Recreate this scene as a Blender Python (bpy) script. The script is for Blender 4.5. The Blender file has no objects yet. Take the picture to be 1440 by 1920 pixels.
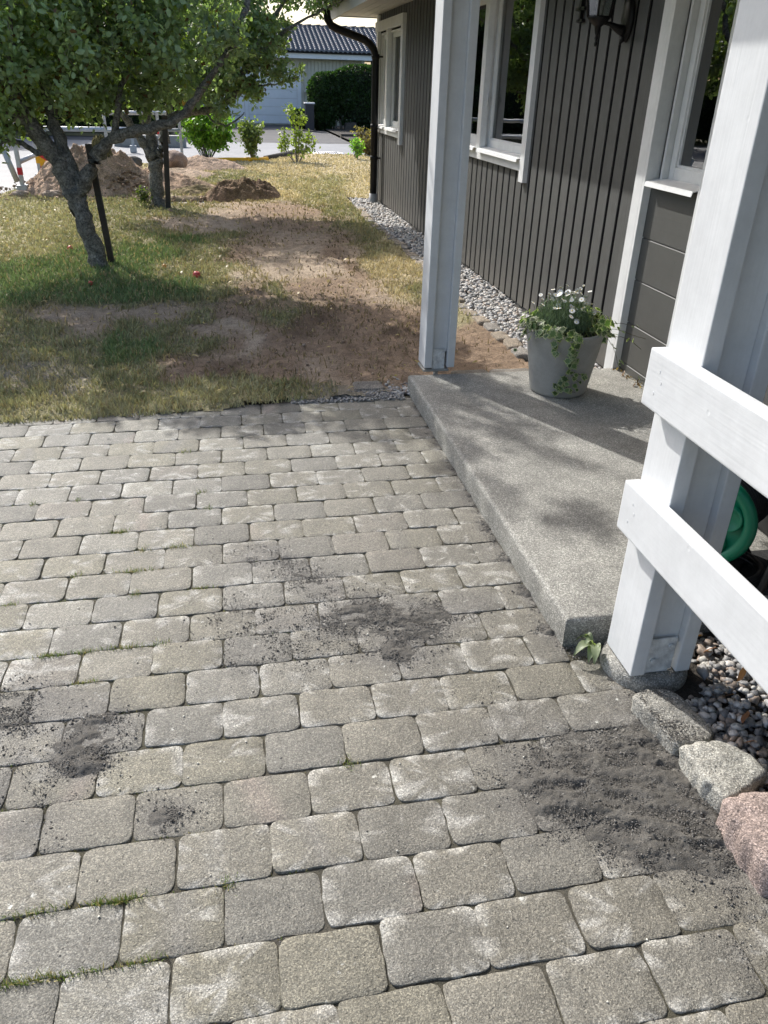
import bpy, bmesh, math, random
import numpy as np
from mathutils import Vector, Matrix
R=math.radians
rng=np.random.default_rng(7); random.seed(7)
S=bpy.context.scene
COL=S.collection
# ------------------------------------------------------------ camera
cam=bpy.data.cameras.new('camera'); co=bpy.data.objects.new('camera',cam); COL.objects.link(co)
PIT,ROL,YAW=R(28.8336),R(1.675),R(-11.383)
def _y(v): c,s=math.cos(YAW),math.sin(YAW); return Vector((c*v[0]-s*v[1],s*v[0]+c*v[1],v[2]))
cp,sp,cr,sr=math.cos(PIT),math.sin(PIT),math.cos(ROL),math.sin(ROL)
rx=_y((cr,sr*sp,sr*cp)); uy=_y((-sr,cr*sp,cr*cp)); fw=_y((0,cp,-sp))
m=Matrix((rx,uy,-fw)).transposed().to_4x4(); m.translation=(0,0,1.57)
co.matrix_world=m
cam.sensor_fit='VERTICAL'; cam.sensor_height=36; cam.sensor_width=27; cam.lens=27.1875
cam.clip_start=.05; cam.clip_end=600
S.camera=co
S.render.resolution_x=768; S.render.resolution_y=1024
# ------------------------------------------------------------ light
SUN=Vector((-.45,.89,.87)).normalized()
W=bpy.data.worlds.new('World'); S.world=W; W.use_nodes=True
nt=W.node_tree; bg=nt.nodes['Background']
sky=nt.nodes.new('ShaderNodeTexSky'); sky.sky_type='NISHITA'; sky.sun_disc=False
sky.sun_elevation=math.asin(SUN.z); sky.sun_rotation=math.atan2(SUN.x,SUN.y)
sky.air_density=1.0; sky.dust_density=3.6; sky.ozone_density=1.4
nt.links.new(sky.outputs[0],bg.inputs[0]); bg.inputs[1].default_value=.15
sl=bpy.data.lights.new('sun','SUN'); sl.energy=2.9; sl.angle=R(.55); sl.color=(1,.975,.94)
so=bpy.data.objects.new('sun',sl); COL.objects.link(so); so.rotation_euler=SUN.to_track_quat('Z','Y').to_euler()
S.view_settings.view_transform='Standard'; S.view_settings.look='None'; S.view_settings.exposure=.9; S.view_settings.gamma=1
# lawn tone map: (x, y, kind of ground), sand drifts (x, y, radius, amount), joint grass (x, y, size)
LC=[(0.90,18.46,'D'),(1.60,18.55,'D'),(2.32,18.63,'D'),(3.17,18.73,'D'),(0.45,15.31,'o'),(1.12,15.36,'D'),(1.71,15.40,'d'),(2.62,15.46,'D'),(1.03,13.09,'D'),(1.45,13.10,'d'),(1.88,13.11,'o'),(2.14,13.12,'D'),(-2.77,11.36,'d'),(-2.24,11.36,'d'),(-1.71,11.36,'o'),(-1.24,11.36,'o'),(-0.54,11.37,'o'),(-0.05,11.37,'s'),(0.38,11.37,'b'),(0.82,11.37,'b'),(1.26,11.37,'o'),(1.71,11.37,'o'),(-2.48,10.28,'d'),(-2.00,10.28,'d'),(-1.32,10.27,'o'),(-0.82,10.26,'o'),(-0.44,10.25,'s'),(0.01,10.24,'s'),(0.47,10.24,'b'),(0.93,10.23,'b'),(1.26,10.22,'o'),(1.67,10.22,'d'),(-2.34,9.38,'d'),(-1.90,9.37,'d'),(-1.45,9.36,'o'),(-0.99,9.34,'o'),(-0.53,9.33,'g'),(-0.18,9.31,'o'),(0.18,9.30,'o'),(0.42,9.30,'b'),(0.78,9.28,'s'),(1.15,9.27,'b'),(1.46,9.26,'o'),(1.77,9.25,'D'),(-2.17,8.62,'o'),(-1.82,8.60,'d'),(-1.40,8.58,'g'),(-0.93,8.56,'g'),(-0.50,8.54,'o'),(-0.17,8.53,'o'),(0.10,8.51,'b'),(0.37,8.50,'s'),(0.71,8.49,'S'),(1.05,8.47,'b'),(1.27,8.46,'s'),(1.62,8.45,'d'),(1.85,8.44,'D'),(-1.89,7.95,'g'),(-1.50,7.93,'g'),(-0.92,7.90,'g'),(-0.52,7.87,'o'),(-0.22,7.86,'o'),(0.08,7.84,'d'),(0.44,7.82,'S'),(0.86,7.79,'S'),(1.17,7.78,'b'),(1.49,7.76,'D'),(1.81,7.74,'D'),(-1.67,6.87,'g'),(-1.25,6.84,'g'),(-0.82,6.81,'g'),(-0.38,6.77,'g'),(-0.08,6.75,'o'),(0.19,6.73,'b'),(0.37,6.72,'o'),(0.64,6.70,'b'),(0.91,6.68,'b'),(1.19,6.66,'s'),(1.42,6.64,'D'),(1.58,6.63,'o'),(-1.50,6.03,'o'),(-1.31,6.01,'s'),(-1.09,5.99,'s'),(-0.74,5.96,'s'),(-0.47,5.94,'s'),(-0.24,5.92,'o'),(0.04,5.89,'b'),(0.32,5.87,'o'),(0.56,5.84,'k'),(0.84,5.82,'b'),(1.12,5.79,'b'),(1.37,5.77,'k'),(-1.32,5.66,'o'),(-1.04,5.63,'s'),(-0.78,5.61,'o'),(-0.42,5.58,'o'),(-0.23,5.56,'s'),(-0.05,5.54,'S'),(0.22,5.52,'b'),(0.60,5.48,'k'),(0.90,5.45,'b'),(1.21,5.42,'k'),(-1.37,5.35,'o'),(-1.02,5.32,'o'),(-0.85,5.30,'g'),(-0.51,5.26,'g'),(-0.30,5.24,'o'),(-0.16,5.23,'b'),(-0.01,5.21,'S'),(0.27,5.19,'b'),(0.56,5.16,'b'),(0.85,5.13,'b'),(1.11,5.10,'b'),(-1.25,4.79,'z'),(-1.04,4.77,'z'),(-0.79,4.74,'o'),(-0.53,4.72,'o'),(-0.31,4.69,'b'),(-0.06,4.66,'k'),(0.17,4.64,'b'),(0.37,4.62,'b'),(0.50,4.60,'s'),(0.76,4.57,'b'),(0.99,4.55,'b'),(-1.18,4.42,'o'),(-1.03,4.40,'z'),(-0.74,4.37,'o'),(-0.45,4.33,'o'),(-0.15,4.30,'d'),(0.09,4.27,'d'),(0.27,4.25,'o'),(0.45,4.23,'z'),(0.70,4.20,'z'),(-1.13,4.16,'d'),(-0.71,4.11,'d'),(-0.29,4.06,'d'),(0.19,4.01,'d'),(1.93,6.41,'D'),(2.02,6.40,'d'),(1.74,5.74,'d'),(1.83,5.73,'d'),(1.62,5.18,'b'),(1.74,5.17,'b'),(1.49,4.71,'b'),(1.66,4.69,'b'),(1.77,4.68,'b')]
SAND=[(-.02,2.12,.13,.40),(.16,1.98,.13,.42),(-.70,1.52,.14,.42),(-.55,1.36,.10,.4),(.78,1.30,.16,.45),(.70,1.48,.12,.4),(0.048,2.509,0.100,0.80),(0.169,2.399,0.070,0.50),(0.235,2.284,0.080,0.60),(0.396,2.099,0.120,0.90),(0.503,1.993,0.100,0.90),(0.630,2.064,0.080,0.70),(0.424,1.868,0.070,0.90),(0.775,2.105,0.050,0.60),(0.284,2.086,0.060,0.60),(0.964,1.145,0.100,1.60),(0.902,1.221,0.100,1.30),(1.051,1.197,0.070,1.50),(0.874,1.351,0.090,1.00),(1.034,1.423,0.090,0.90),(1.063,1.548,0.060,0.90),(1.022,1.308,0.090,1.10),(0.781,1.275,0.100,0.80),(0.714,1.252,0.090,0.60),(1.005,1.091,0.070,1.20),(1.032,1.042,0.050,0.80),(0.856,1.071,0.060,0.70),(1.034,0.957,0.040,0.80),(-0.475,1.569,0.050,1.30),(-0.638,1.795,0.100,0.70),(-0.458,1.745,0.070,0.70),(-0.459,1.643,0.070,1.00),(-0.711,1.807,0.080,0.80),(-0.247,1.361,0.050,0.80),(1.027,1.815,0.050,1.20),(0.960,1.924,0.040,0.80),(0.955,2.144,0.040,0.80),(0.957,2.358,0.035,0.70),(0.959,2.604,0.035,0.70),(0.962,2.887,0.035,0.70),(0.963,3.160,0.030,0.60),(0.983,0.838,0.080,0.35),(-0.055,1.916,0.060,0.35)]
TUFT=[(-0.283,3.503,0.020),(-0.198,3.021,0.020),(-0.508,2.833,0.035),(-0.491,2.766,0.020),(-0.270,2.633,0.050),(-0.416,2.492,0.060),(-0.175,2.352,0.030),(-0.625,2.050,0.060),(-0.524,2.009,0.040),(-0.408,2.041,0.070),(-0.510,1.961,0.040),(-0.515,1.165,0.050),(-0.370,1.156,0.080),(-0.331,1.156,0.050),(-0.425,1.019,0.080),(-0.486,1.018,0.060),(-0.536,1.018,0.060),(-0.277,1.012,0.045),(-0.102,1.147,0.020),(-0.822,2.344,0.030),(-0.301,2.019,0.020),(0.217,1.486,0.020),(-0.398,2.352,0.020),(-0.616,2.468,0.020),(-0.163,2.897,0.015),(-0.882,3.043,0.010),(-0.403,2.684,0.020),(-0.702,3.042,0.010)]
# ------------------------------------------------------------ noise (numpy)
def _h(i,j,s):
    n=(i.astype(np.int64)*374761393+j.astype(np.int64)*668265263+s*1442695041)&0xffffffff
    n=((n^(n>>13))*1274126177)&0xffffffff
    return ((n^(n>>16))&0xffff)/65535.
def vnoise(x,y,s=0):
    i=np.floor(x);j=np.floor(y);u=x-i;v=y-j;u=u*u*(3-2*u);v=v*v*(3-2*v)
    a=_h(i,j,s);b=_h(i+1,j,s);c=_h(i,j+1,s);d=_h(i+1,j+1,s)
    return (a+(b-a)*u)*(1-v)+(c+(d-c)*u)*v
def fbm(x,y,s=0,o=4,g=.5):
    t=0;a=1;n=0
    for k in range(o):
        t=t+a*vnoise(x*2**k+17*k,y*2**k-9*k,s+k);n+=a;a*=g
    return t/n
# ------------------------------------------------------------ mesh helpers
def link(name,me,mat=None,parent=None):
    o=bpy.data.objects.new(name,me); COL.objects.link(o)
    if mat:
        for k in (mat if isinstance(mat,(list,tuple)) else [mat]): me.materials.append(k)
    if parent: o.parent=parent
    return o
def npmesh(name,V,F,mat=None,parent=None,col=None,smooth=False,mi=None):
    """V (n,3); F list of (m,k) int arrays"""
    if not isinstance(F,list): F=[F]
    F=[np.asarray(f,dtype=np.int32) for f in F if len(f)]
    V=np.asarray(V,dtype=np.float32)
    me=bpy.data.meshes.new(name)
    nl=sum(f.size for f in F); nf=sum(len(f) for f in F)
    me.vertices.add(len(V)); me.vertices.foreach_set('co',V.ravel())
    me.loops.add(nl); me.polygons.add(nf)
    me.loops.foreach_set('vertex_index',np.concatenate([f.ravel() for f in F]))
    st=[];tot=[];c=0
    for f in F:
        k=f.shape[1]; st.append(np.arange(len(f))*k+c); tot.append(np.full(len(f),k)); c+=f.size
    me.polygons.foreach_set('loop_start',np.concatenate(st).astype(np.int32))
    me.polygons.foreach_set('loop_total',np.concatenate(tot).astype(np.int32))
    if mi is not None: me.polygons.foreach_set('material_index',np.asarray(mi,dtype=np.int32))
    if smooth: me.polygons.foreach_set('use_smooth',np.ones(nf,dtype=bool))
    me.update(calc_edges=True); me.validate()
    if col is not None:
        a=me.color_attributes.new('Col','FLOAT_COLOR','POINT')
        cc=np.ones((len(V),4),dtype=np.float32); cc[:,:3]=col; a.data.foreach_set('color',cc.ravel())
    return link(name,me,mat,parent)
class MB:
    def __init__(s): s.bm=bmesh.new(); s.mi=0
    def _t(s,vs,rot,loc):
        if rot is not None: bmesh.ops.transform(s.bm,matrix=rot.to_4x4() if len(rot)==3 else rot,verts=vs)
        bmesh.ops.translate(s.bm,vec=loc,verts=vs)
    def box(s,a,b,bev=0,rot=None,org=None):
        a=Vector(a);b=Vector(b);c=(a+b)/2
        r=bmesh.ops.create_cube(s.bm,size=1)['verts']
        bmesh.ops.scale(s.bm,vec=(abs(b.x-a.x),abs(b.y-a.y),abs(b.z-a.z)),verts=r)
        fs=set(f for v in r for f in v.link_faces)
        for f in fs:f.material_index=s.mi
        if bev:
            es=list(set(e for v in r for e in v.link_edges))
            g=bmesh.ops.bevel(s.bm,geom=es,offset=bev,segments=2,affect='EDGES',profile=.6)
            r=list(set(v for f in g['faces'] for v in f.verts)|set(v for v in r if v.is_valid))
            for v in r:
                for f in v.link_faces:f.material_index=s.mi
        bmesh.ops.translate(s.bm,vec=c,verts=r)
        if rot is not None:
            o=Vector(org) if org is not None else c
            bmesh.ops.rotate(s.bm,cent=o,matrix=rot,verts=r)
        return r
    def cyl(s,p,q,r1,r2=None,n=16,cap=True):
        p=Vector(p);q=Vector(q);r2=r1 if r2 is None else r2
        d=q-p;L=d.length
        r=bmesh.ops.create_cone(s.bm,cap_ends=cap,segments=n,radius1=r1,radius2=r2,depth=L)['verts']
        mt=d.to_track_quat('Z','Y').to_matrix().to_4x4(); mt.translation=(p+q)/2
        bmesh.ops.transform(s.bm,matrix=mt,verts=r)
        for v in r:
            for f in v.link_faces:
                f.material_index=s.mi
                if len(f.verts)==4: f.smooth=True
        return r
    def lathe(s,prof,c,n=32,close=False,rot=None):
        c=Vector(c);rings=[]
        for (r,z) in prof:
            rings.append([s.bm.verts.new((r*math.cos(2*math.pi*k/n),r*math.sin(2*math.pi*k/n),z)) for k in range(n)])
        for a,b in zip(rings,rings[1:]):
            for k in range(n):
                f=s.bm.faces.new((a[k],a[(k+1)%n],b[(k+1)%n],b[k])); f.smooth=True; f.material_index=s.mi
        vs=[v for r_ in rings for v in r_]
        if rot is not None: bmesh.ops.rotate(s.bm,cent=(0,0,0),matrix=rot,verts=vs)
        bmesh.ops.translate(s.bm,vec=c,verts=vs)
        return vs
    def tube(s,pts,rad,n=10,cap=True):
        pts=[Vector(p) for p in pts]; rad=rad if isinstance(rad,(list,tuple)) else [rad]*len(pts)
        rings=[];up=Vector((0,0,1))
        for i,p in enumerate(pts):
            t=(pts[min(i+1,len(pts)-1)]-pts[max(i-1,0)]).normalized()
            u=t.cross(up if abs(t.z)<.95 else Vector((1,0,0))).normalized(); w=t.cross(u)
            if rings:
                u=(pu-t*pu.dot(t)).normalized(); w=t.cross(u)
            pu=u
            rings.append([s.bm.verts.new(p+rad[i]*(u*math.cos(2*math.pi*k/n)+w*math.sin(2*math.pi*k/n))) for k in range(n)])
        for a,b in zip(rings,rings[1:]):
            for k in range(n):
                f=s.bm.faces.new((a[k],a[(k+1)%n],b[(k+1)%n],b[k])); f.smooth=True; f.material_index=s.mi
        if cap:
            for r_ in (rings[0],rings[-1]):
                try: s.bm.faces.new(r_).material_index=s.mi
                except Exception: pass
        return [v for r_ in rings for v in r_]
    def poly(s,pts,mi=None):
        f=s.bm.faces.new([s.bm.verts.new(p) for p in pts]); f.material_index=s.mi if mi is None else mi
        return f
    def prism(s,pts,axis,d0,d1):
        """extrude 2D pts along axis between d0 and d1"""
        def P(p,d):
            if axis==0:return (d,p[0],p[1])
            if axis==1:return (p[0],d,p[1])
            return (p[0],p[1],d)
        a=[s.bm.verts.new(P(p,d0)) for p in pts]; b=[s.bm.verts.new(P(p,d1)) for p in pts]
        n=len(pts); fs=[s.bm.faces.new(a),s.bm.faces.new(b[::-1])]
        for k in range(n): fs.append(s.bm.faces.new((a[k],b[k],b[(k+1)%n],a[(k+1)%n])))
        for f in fs:f.material_index=s.mi
        return a+b
    def build(s,name,mat,parent=None,loc=None):
        bmesh.ops.recalc_face_normals(s.bm,faces=s.bm.faces)
        me=bpy.data.meshes.new(name); s.bm.to_mesh(me); s.bm.free()
        o=link(name,me,mat,parent)
        return o
def tag(o,label=None,cat=None,group=None,kind=None):
    if label:o['label']=label
    if cat:o['category']=cat
    if group:o['group']=group
    if kind:o['kind']=kind
    return o
def empty(name,loc=(0,0,0),label=None,cat=None,group=None):
    """children keep world coordinates through a parent-inverse offset"""
    o=bpy.data.objects.new(name,None); COL.objects.link(o); o.location=loc; o.empty_display_size=.1
    return tag(o,label,cat,group)
def settle(root):
    """children were modelled in world coordinates: compensate for the root's location"""
    inv=Matrix.Translation(-root.location)
    for c in root.children:
        if c.type=='MESH': c.data.transform(inv)
        else: c.location-=root.location
        for g in c.children:
            if g.type=='MESH': g.data.transform(inv)
def copy_tree(o,parent=None):
    c=o.copy(); COL.objects.link(c); c.parent=parent
    for ch in o.children: copy_tree(ch,c)
    return c
# ------------------------------------------------------------ materials
def mat(name,col=(.5,.5,.5),rough=.7,metal=0,spec=.5,attr=False,var=0,vscale=5,bump=0,bscale=60,bdist=.004,spk=None,trans=0,coat=0,detail=4,tint=(1.5,1.7,.6)):
    """procedural material: optional vertex colour, low frequency tone variation, bump noise, speckles spk=(scale,amount)"""
    m=bpy.data.materials.new(name); m.use_nodes=True; n=m.node_tree; N=n.nodes; L=n.links
    b=N['Principled BSDF']; b.inputs['Roughness'].default_value=rough; b.inputs['Metallic'].default_value=metal
    b.inputs['Specular IOR Level'].default_value=spec; b.inputs['Coat Weight'].default_value=coat
    tc=N.new('ShaderNodeTexCoord'); cur=None
    if attr:
        a=N.new('ShaderNodeVertexColor'); a.layer_name='Col'; cur=a.outputs[0]
    else:
        r=N.new('ShaderNodeRGB'); r.outputs[0].default_value=(*col,1); cur=r.outputs[0]
    def mul(cur,fac_out,lo,hi):
        mr=N.new('ShaderNodeMapRange'); mr.inputs[1].default_value=.3; mr.inputs[2].default_value=.7
        mr.inputs[3].default_value=lo; mr.inputs[4].default_value=hi; L.new(fac_out,mr.inputs[0])
        v=N.new('ShaderNodeVectorMath'); v.operation='SCALE'; L.new(cur,v.inputs[0]); L.new(mr.outputs[0],v.inputs['Scale']); return v.outputs[0]
    if var:
        t=N.new('ShaderNodeTexNoise'); t.inputs['Scale'].default_value=vscale; t.inputs['Detail'].default_value=6; t.inputs['Roughness'].default_value=.65
        L.new(tc.outputs['Object'],t.inputs['Vector']); cur=mul(cur,t.outputs[0],1-var,1+var)
    hgt=None
    if bump or spk:
        t=N.new('ShaderNodeTexNoise'); t.inputs['Scale'].default_value=bscale; t.inputs['Detail'].default_value=detail; t.inputs['Roughness'].default_value=.7
        L.new(tc.outputs['Object'],t.inputs['Vector']); hgt=t.outputs[0]
    if spk:
        t2=N.new('ShaderNodeTexNoise'); t2.inputs['Scale'].default_value=spk[0]; t2.inputs['Detail'].default_value=2; t2.inputs['Roughness'].default_value=.8
        L.new(tc.outputs['Object'],t2.inputs['Vector']); cur=mul(cur,t2.outputs[0],1-spk[1],1+spk[1])
    if bump:
        bp=N.new('ShaderNodeBump'); bp.inputs['Strength'].default_value=bump; bp.inputs['Distance'].default_value=bdist
        L.new(hgt,bp.inputs['Height']); L.new(bp.outputs[0],b.inputs['Normal'])
    L.new(cur,b.inputs['Base Color'])
    if trans:
        tr=N.new('ShaderNodeBsdfTranslucent'); mx=N.new('ShaderNodeMixShader'); mx.inputs[0].default_value=trans
        s2=N.new('ShaderNodeVectorMath'); s2.operation='MULTIPLY'; s2.inputs[1].default_value=tint; L.new(cur,s2.inputs[0]); L.new(s2.outputs[0],tr.inputs[0])
        L.new(b.outputs[0],mx.inputs[1]); L.new(tr.outputs[0],mx.inputs[2]); L.new(mx.outputs[0],N['Material Output'].inputs[0])
    return m
M={}
def wood_paint(name,col,rough,dirt=.06,axis='Z',bump=.25,splash=0):
    """painted timber: faint grain along one axis, brush streaks, small dirt marks"""
    m=mat(name,col,rough); n=m.node_tree;N=n.nodes;L=n.links;b=N['Principled BSDF']
    tc=N.new('ShaderNodeTexCoord'); mp=N.new('ShaderNodeMapping')
    sc={'Z':(45,45,1.6),'Y':(45,1.6,45)}[axis]; mp.inputs['Scale'].default_value=sc
    L.new(tc.outputs['Object'],mp.inputs[0])
    g=N.new('ShaderNodeTexNoise'); g.inputs['Scale'].default_value=2.2; g.inputs['Detail'].default_value=5; L.new(mp.outputs[0],g.inputs['Vector'])
    d=N.new('ShaderNodeTexNoise'); d.inputs['Scale'].default_value=7; d.inputs['Detail'].default_value=8; d.inputs['Roughness'].default_value=.75; L.new(tc.outputs['Object'],d.inputs['Vector'])
    mr=N.new('ShaderNodeMapRange'); mr.inputs[1].default_value=.35; mr.inputs[2].default_value=.62; mr.inputs[3].default_value=1-dirt*2.4; mr.inputs[4].default_value=1; L.new(d.outputs[0],mr.inputs[0])
    mr2=N.new('ShaderNodeMapRange'); mr2.inputs[1].default_value=.3; mr2.inputs[2].default_value=.6; mr2.inputs[3].default_value=1-dirt*.5; mr2.inputs[4].default_value=1; L.new(g.outputs[0],mr2.inputs[0])
    mm=N.new('ShaderNodeMath'); mm.operation='MULTIPLY'; L.new(mr.outputs[0],mm.inputs[0]); L.new(mr2.outputs[0],mm.inputs[1])
    v=N.new('ShaderNodeVectorMath'); v.operation='SCALE'; v.inputs[0].default_value=col; L.new(mm.outputs[0],v.inputs['Scale']); out=v.outputs[0]
    if splash: # soil splashed up the lowest boards
        so_=N.new('ShaderNodeSeparateXYZ'); L.new(tc.outputs['Object'],so_.inputs[0])
        z_=N.new('ShaderNodeMapRange'); z_.inputs[1].default_value=.35; z_.inputs[2].default_value=0; z_.inputs[3].default_value=0; z_.inputs[4].default_value=splash; L.new(so_.outputs[2],z_.inputs[0])
        zz_=N.new('ShaderNodeMath'); zz_.operation='MULTIPLY'; L.new(z_.outputs[0],zz_.inputs[0]); L.new(d.outputs[0],zz_.inputs[1])
        mz=N.new('ShaderNodeMix'); mz.data_type='RGBA'; L.new(zz_.outputs[0],mz.inputs[0]); L.new(out,mz.inputs[6]); mz.inputs[7].default_value=(.24,.20,.15,1); out=mz.outputs[2]
    L.new(out,b.inputs['Base Color'])
    # chips
    c=N.new('ShaderNodeTexVoronoi'); c.inputs['Scale'].default_value=9; L.new(tc.outputs['Object'],c.inputs['Vector'])
    ad=N.new('ShaderNodeMath'); ad.operation='ADD'; L.new(g.outputs[0],ad.inputs[0])
    c2=N.new('ShaderNodeMapRange'); c2.inputs[1].default_value=.02; c2.inputs[2].default_value=.07; c2.inputs[3].default_value=-.8; c2.inputs[4].default_value=0; L.new(c.outputs['Distance'],c2.inputs[0]); L.new(c2.outputs[0],ad.inputs[1])
    bp=N.new('ShaderNodeBump'); bp.inputs['Strength'].default_value=bump; bp.inputs['Distance'].default_value=.0025; L.new(ad.outputs[0],bp.inputs['Height']); L.new(bp.outputs[0],b.inputs['Normal'])
    return m
M['white']=wood_paint('white_paint',(.655,.67,.675),.45,.05,'Z',.28)
M['whiterail']=wood_paint('white_rail_paint',(.655,.67,.675),.45,.05,'Y',.28)
M['trim']=wood_paint('white_trim_paint',(.74,.75,.74),.5,.05,'Z')
M['clad']=wood_paint('grey_cladding_paint',(.088,.090,.086),.6,.09,'Z',.6,splash=.45)
M['panelgrey']=wood_paint('grey_panel_paint',(.088,.089,.083),.55,.05,'Y',.3)
M['gap']=mat('black_gap',(.004,.004,.005),.9,spec=.08)
M['dark']=mat('dark_room',(.32,.33,.32),.9)
M['curtain']=mat('curtain',(.45,.45,.43),.9,var=.15,vscale=20)
M['soffit']=mat('beige_soffit',(.42,.41,.38),.6,var=.08,vscale=3,bump=.1,bscale=40)
M['black']=mat('black_metal',(.006,.006,.007),.42,spec=.3,var=.2,vscale=12,bump=.08,bscale=90)
M['blackplastic']=mat('black_plastic',(.012,.012,.013),.45,var=.2,vscale=12)
M['greyplastic']=mat('grey_plastic',(.30,.30,.31),.5,var=.1,vscale=20)
M['green']=mat('green_plastic',(.0,.15,.075),.4,var=.1,vscale=8)
M['steel']=mat('galvanised_steel',(.42,.44,.45),.5,metal=.35,var=.18,vscale=14)
M['red']=mat('red_reflector',(.55,.02,.03),.4,var=.1); M['yellow']=mat('yellow_paint',(.85,.45,.01),.5,var=.1,vscale=20)
M['orange']=mat('orange_brown_wood',(.45,.18,.04),.6,var=.2,vscale=30)
M['whitep']=mat('white_plain',(.8,.8,.8),.5,var=.05)
def glass():
    m=bpy.data.materials.new('window_glass'); m.use_nodes=True;n=m.node_tree;N=n.nodes;L=n.links
    N.remove(N['Principled BSDF'])
    t=N.new('ShaderNodeBsdfTransparent'); t.inputs[0].default_value=(.75,.8,.78,1)
    g=N.new('ShaderNodeBsdfGlossy'); g.inputs['Roughness'].default_value=.012
    tc=N.new('ShaderNodeTexCoord'); ns=N.new('ShaderNodeTexNoise'); ns.inputs['Scale'].default_value=1.6; L.new(tc.outputs['Object'],ns.inputs['Vector'])
    bp=N.new('ShaderNodeBump'); bp.inputs['Strength'].default_value=.05; bp.inputs['Distance'].default_value=.02; L.new(ns.outputs[0],bp.inputs['Height']); L.new(bp.outputs[0],g.inputs['Normal'])
    f=N.new('ShaderNodeFresnel'); f.inputs[0].default_value=2.9
    mx=N.new('ShaderNodeMixShader'); L.new(f.outputs[0],mx.inputs[0]); L.new(t.outputs[0],mx.inputs[1]); L.new(g.outputs[0],mx.inputs[2]); L.new(mx.outputs[0],N['Material Output'].inputs[0])
    return m
M['glass']=glass()
def stone_mat(name,attr=True,col=(.3,.3,.28),fine=260,fineamt=.28,bump=.5,lichen=.5,rough=.8,spec=.35,bd=.004,cell=150,var=0):
    """concrete / stone: vertex colour, blotches, fine aggregate grains with bump, pale lichen spots, dark pits"""
    m=mat(name,col,rough,spec=spec,attr=attr,var=var,vscale=2.6); n=m.node_tree;N=n.nodes;L=n.links;b=N['Principled BSDF']
    src=b.inputs['Base Color'].links[0].from_socket
    tc=N.new('ShaderNodeTexCoord')
    def noise(s,d=4,r=.65):
        t=N.new('ShaderNodeTexNoise'); t.inputs['Scale'].default_value=s; t.inputs['Detail'].default_value=d; t.inputs['Roughness'].default_value=r; L.new(tc.outputs['Object'],t.inputs['Vector']); return t.outputs[0]
    def rmp(o,a,b_,c,d):
        r=N.new('ShaderNodeMapRange'); r.inputs[1].default_value=a;r.inputs[2].default_value=b_;r.inputs[3].default_value=c;r.inputs[4].default_value=d; L.new(o,r.inputs[0]); return r.outputs[0]
    def mth(op,a,b_):
        q=N.new('ShaderNodeMath'); q.operation=op
        for i,x in enumerate((a,b_)):
            if isinstance(x,(int,float)): q.inputs[i].default_value=x
            else: L.new(x,q.inputs[i])
        return q.outputs[0]
    n1=rmp(noise(9,6),.3,.7,.80,1.2)
    f=noise(fine,3,.7)
    vc=N.new('ShaderNodeTexVoronoi'); vc.inputs['Scale'].default_value=cell; L.new(tc.outputs['Object'],vc.inputs['Vector'])
    sx=N.new('ShaderNodeSeparateColor'); L.new(vc.outputs['Color'],sx.inputs[0])
    n2=mth('MULTIPLY',rmp(f,.3,.7,1-fineamt,1+fineamt),mth('ADD',1-fineamt*.8,mth('MULTIPLY',mth('POWER',sx.outputs[0],2.2),fineamt*2.2)))
    vo=N.new('ShaderNodeTexVoronoi'); vo.inputs['Scale'].default_value=fine*.42; L.new(tc.outputs['Object'],vo.inputs['Vector'])
    pit=rmp(vo.outputs['Distance'],.10,.28,.35,1); pm=rmp(noise(40,2),.5,.62,0,1)
    pitm=mth('ADD',mth('MULTIPLY',pit,pm),mth('SUBTRACT',1,pm))
    tot=mth('MULTIPLY',mth('MULTIPLY',n1,n2),pitm)
    v=N.new('ShaderNodeVectorMath'); v.operation='SCALE'; L.new(src,v.inputs[0]); L.new(tot,v.inputs['Scale'])
    li=mth('MULTIPLY',rmp(noise(38,5,.7),.62,.68,0,1),rmp(noise(3.1,3),.5,.62,0,lichen))
    mx=N.new('ShaderNodeMix'); mx.data_type='RGBA'; L.new(li,mx.inputs[0]); L.new(v.outputs[0],mx.inputs[6]); mx.inputs[7].default_value=(.62,.62,.56,1)
    L.new(mx.outputs[2],b.inputs['Base Color'])
    h=mth('ADD',mth('MULTIPLY',f,.6),mth('ADD',mth('MULTIPLY',noise(fine*.3,4),.8),mth('MULTIPLY',pitm,.35)))
    bp=N.new('ShaderNodeBump'); bp.inputs['Strength'].default_value=bump; bp.inputs['Distance'].default_value=bd; L.new(h,bp.inputs['Height']); L.new(bp.outputs[0],b.inputs['Normal'])
    return m
M['paver']=stone_mat('weathered_paver',fine=300,fineamt=.40,bump=1.0,lichen=.9,rough=.52,spec=.5,cell=340,bd=.005)
M['slab']=stone_mat('washed_concrete',attr=False,col=(.262,.256,.228),fine=260,fineamt=.45,bump=1,lichen=.14,cell=270,var=.17,rough=.7,spec=.5,bd=.004)
M['granite']=stone_mat('rough_granite',fine=220,fineamt=.4,bump=1,lichen=.5,bd=.008,rough=.85,cell=300)
M['sand']=mat('dark_joint_sand',attr=True,rough=.95,spec=.2,var=.22,vscale=22,bump=1,bscale=420,bdist=.006,spk=(450,.5))
M['pebble']=mat('pebble',attr=True,rough=.55,spec=.4,var=.15,vscale=60,spk=(300,.18),bump=.15,bscale=200,bdist=.002)
M['lawn']=mat('lawn_soil',attr=True,rough=.95,spec=.15,var=.22,vscale=14,bump=1,bscale=55,bdist=.03,spk=(150,.4),detail=7)
M['grass']=mat('grass_blade',attr=True,rough=.7,spec=.25,trans=.22,tint=(1.15,1.15,.8))
M['mound']=mat('dug_soil',attr=True,rough=.95,spec=.15,var=.3,vscale=7,bump=1,bscale=22,bdist=.08,spk=(60,.45),detail=8)
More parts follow.
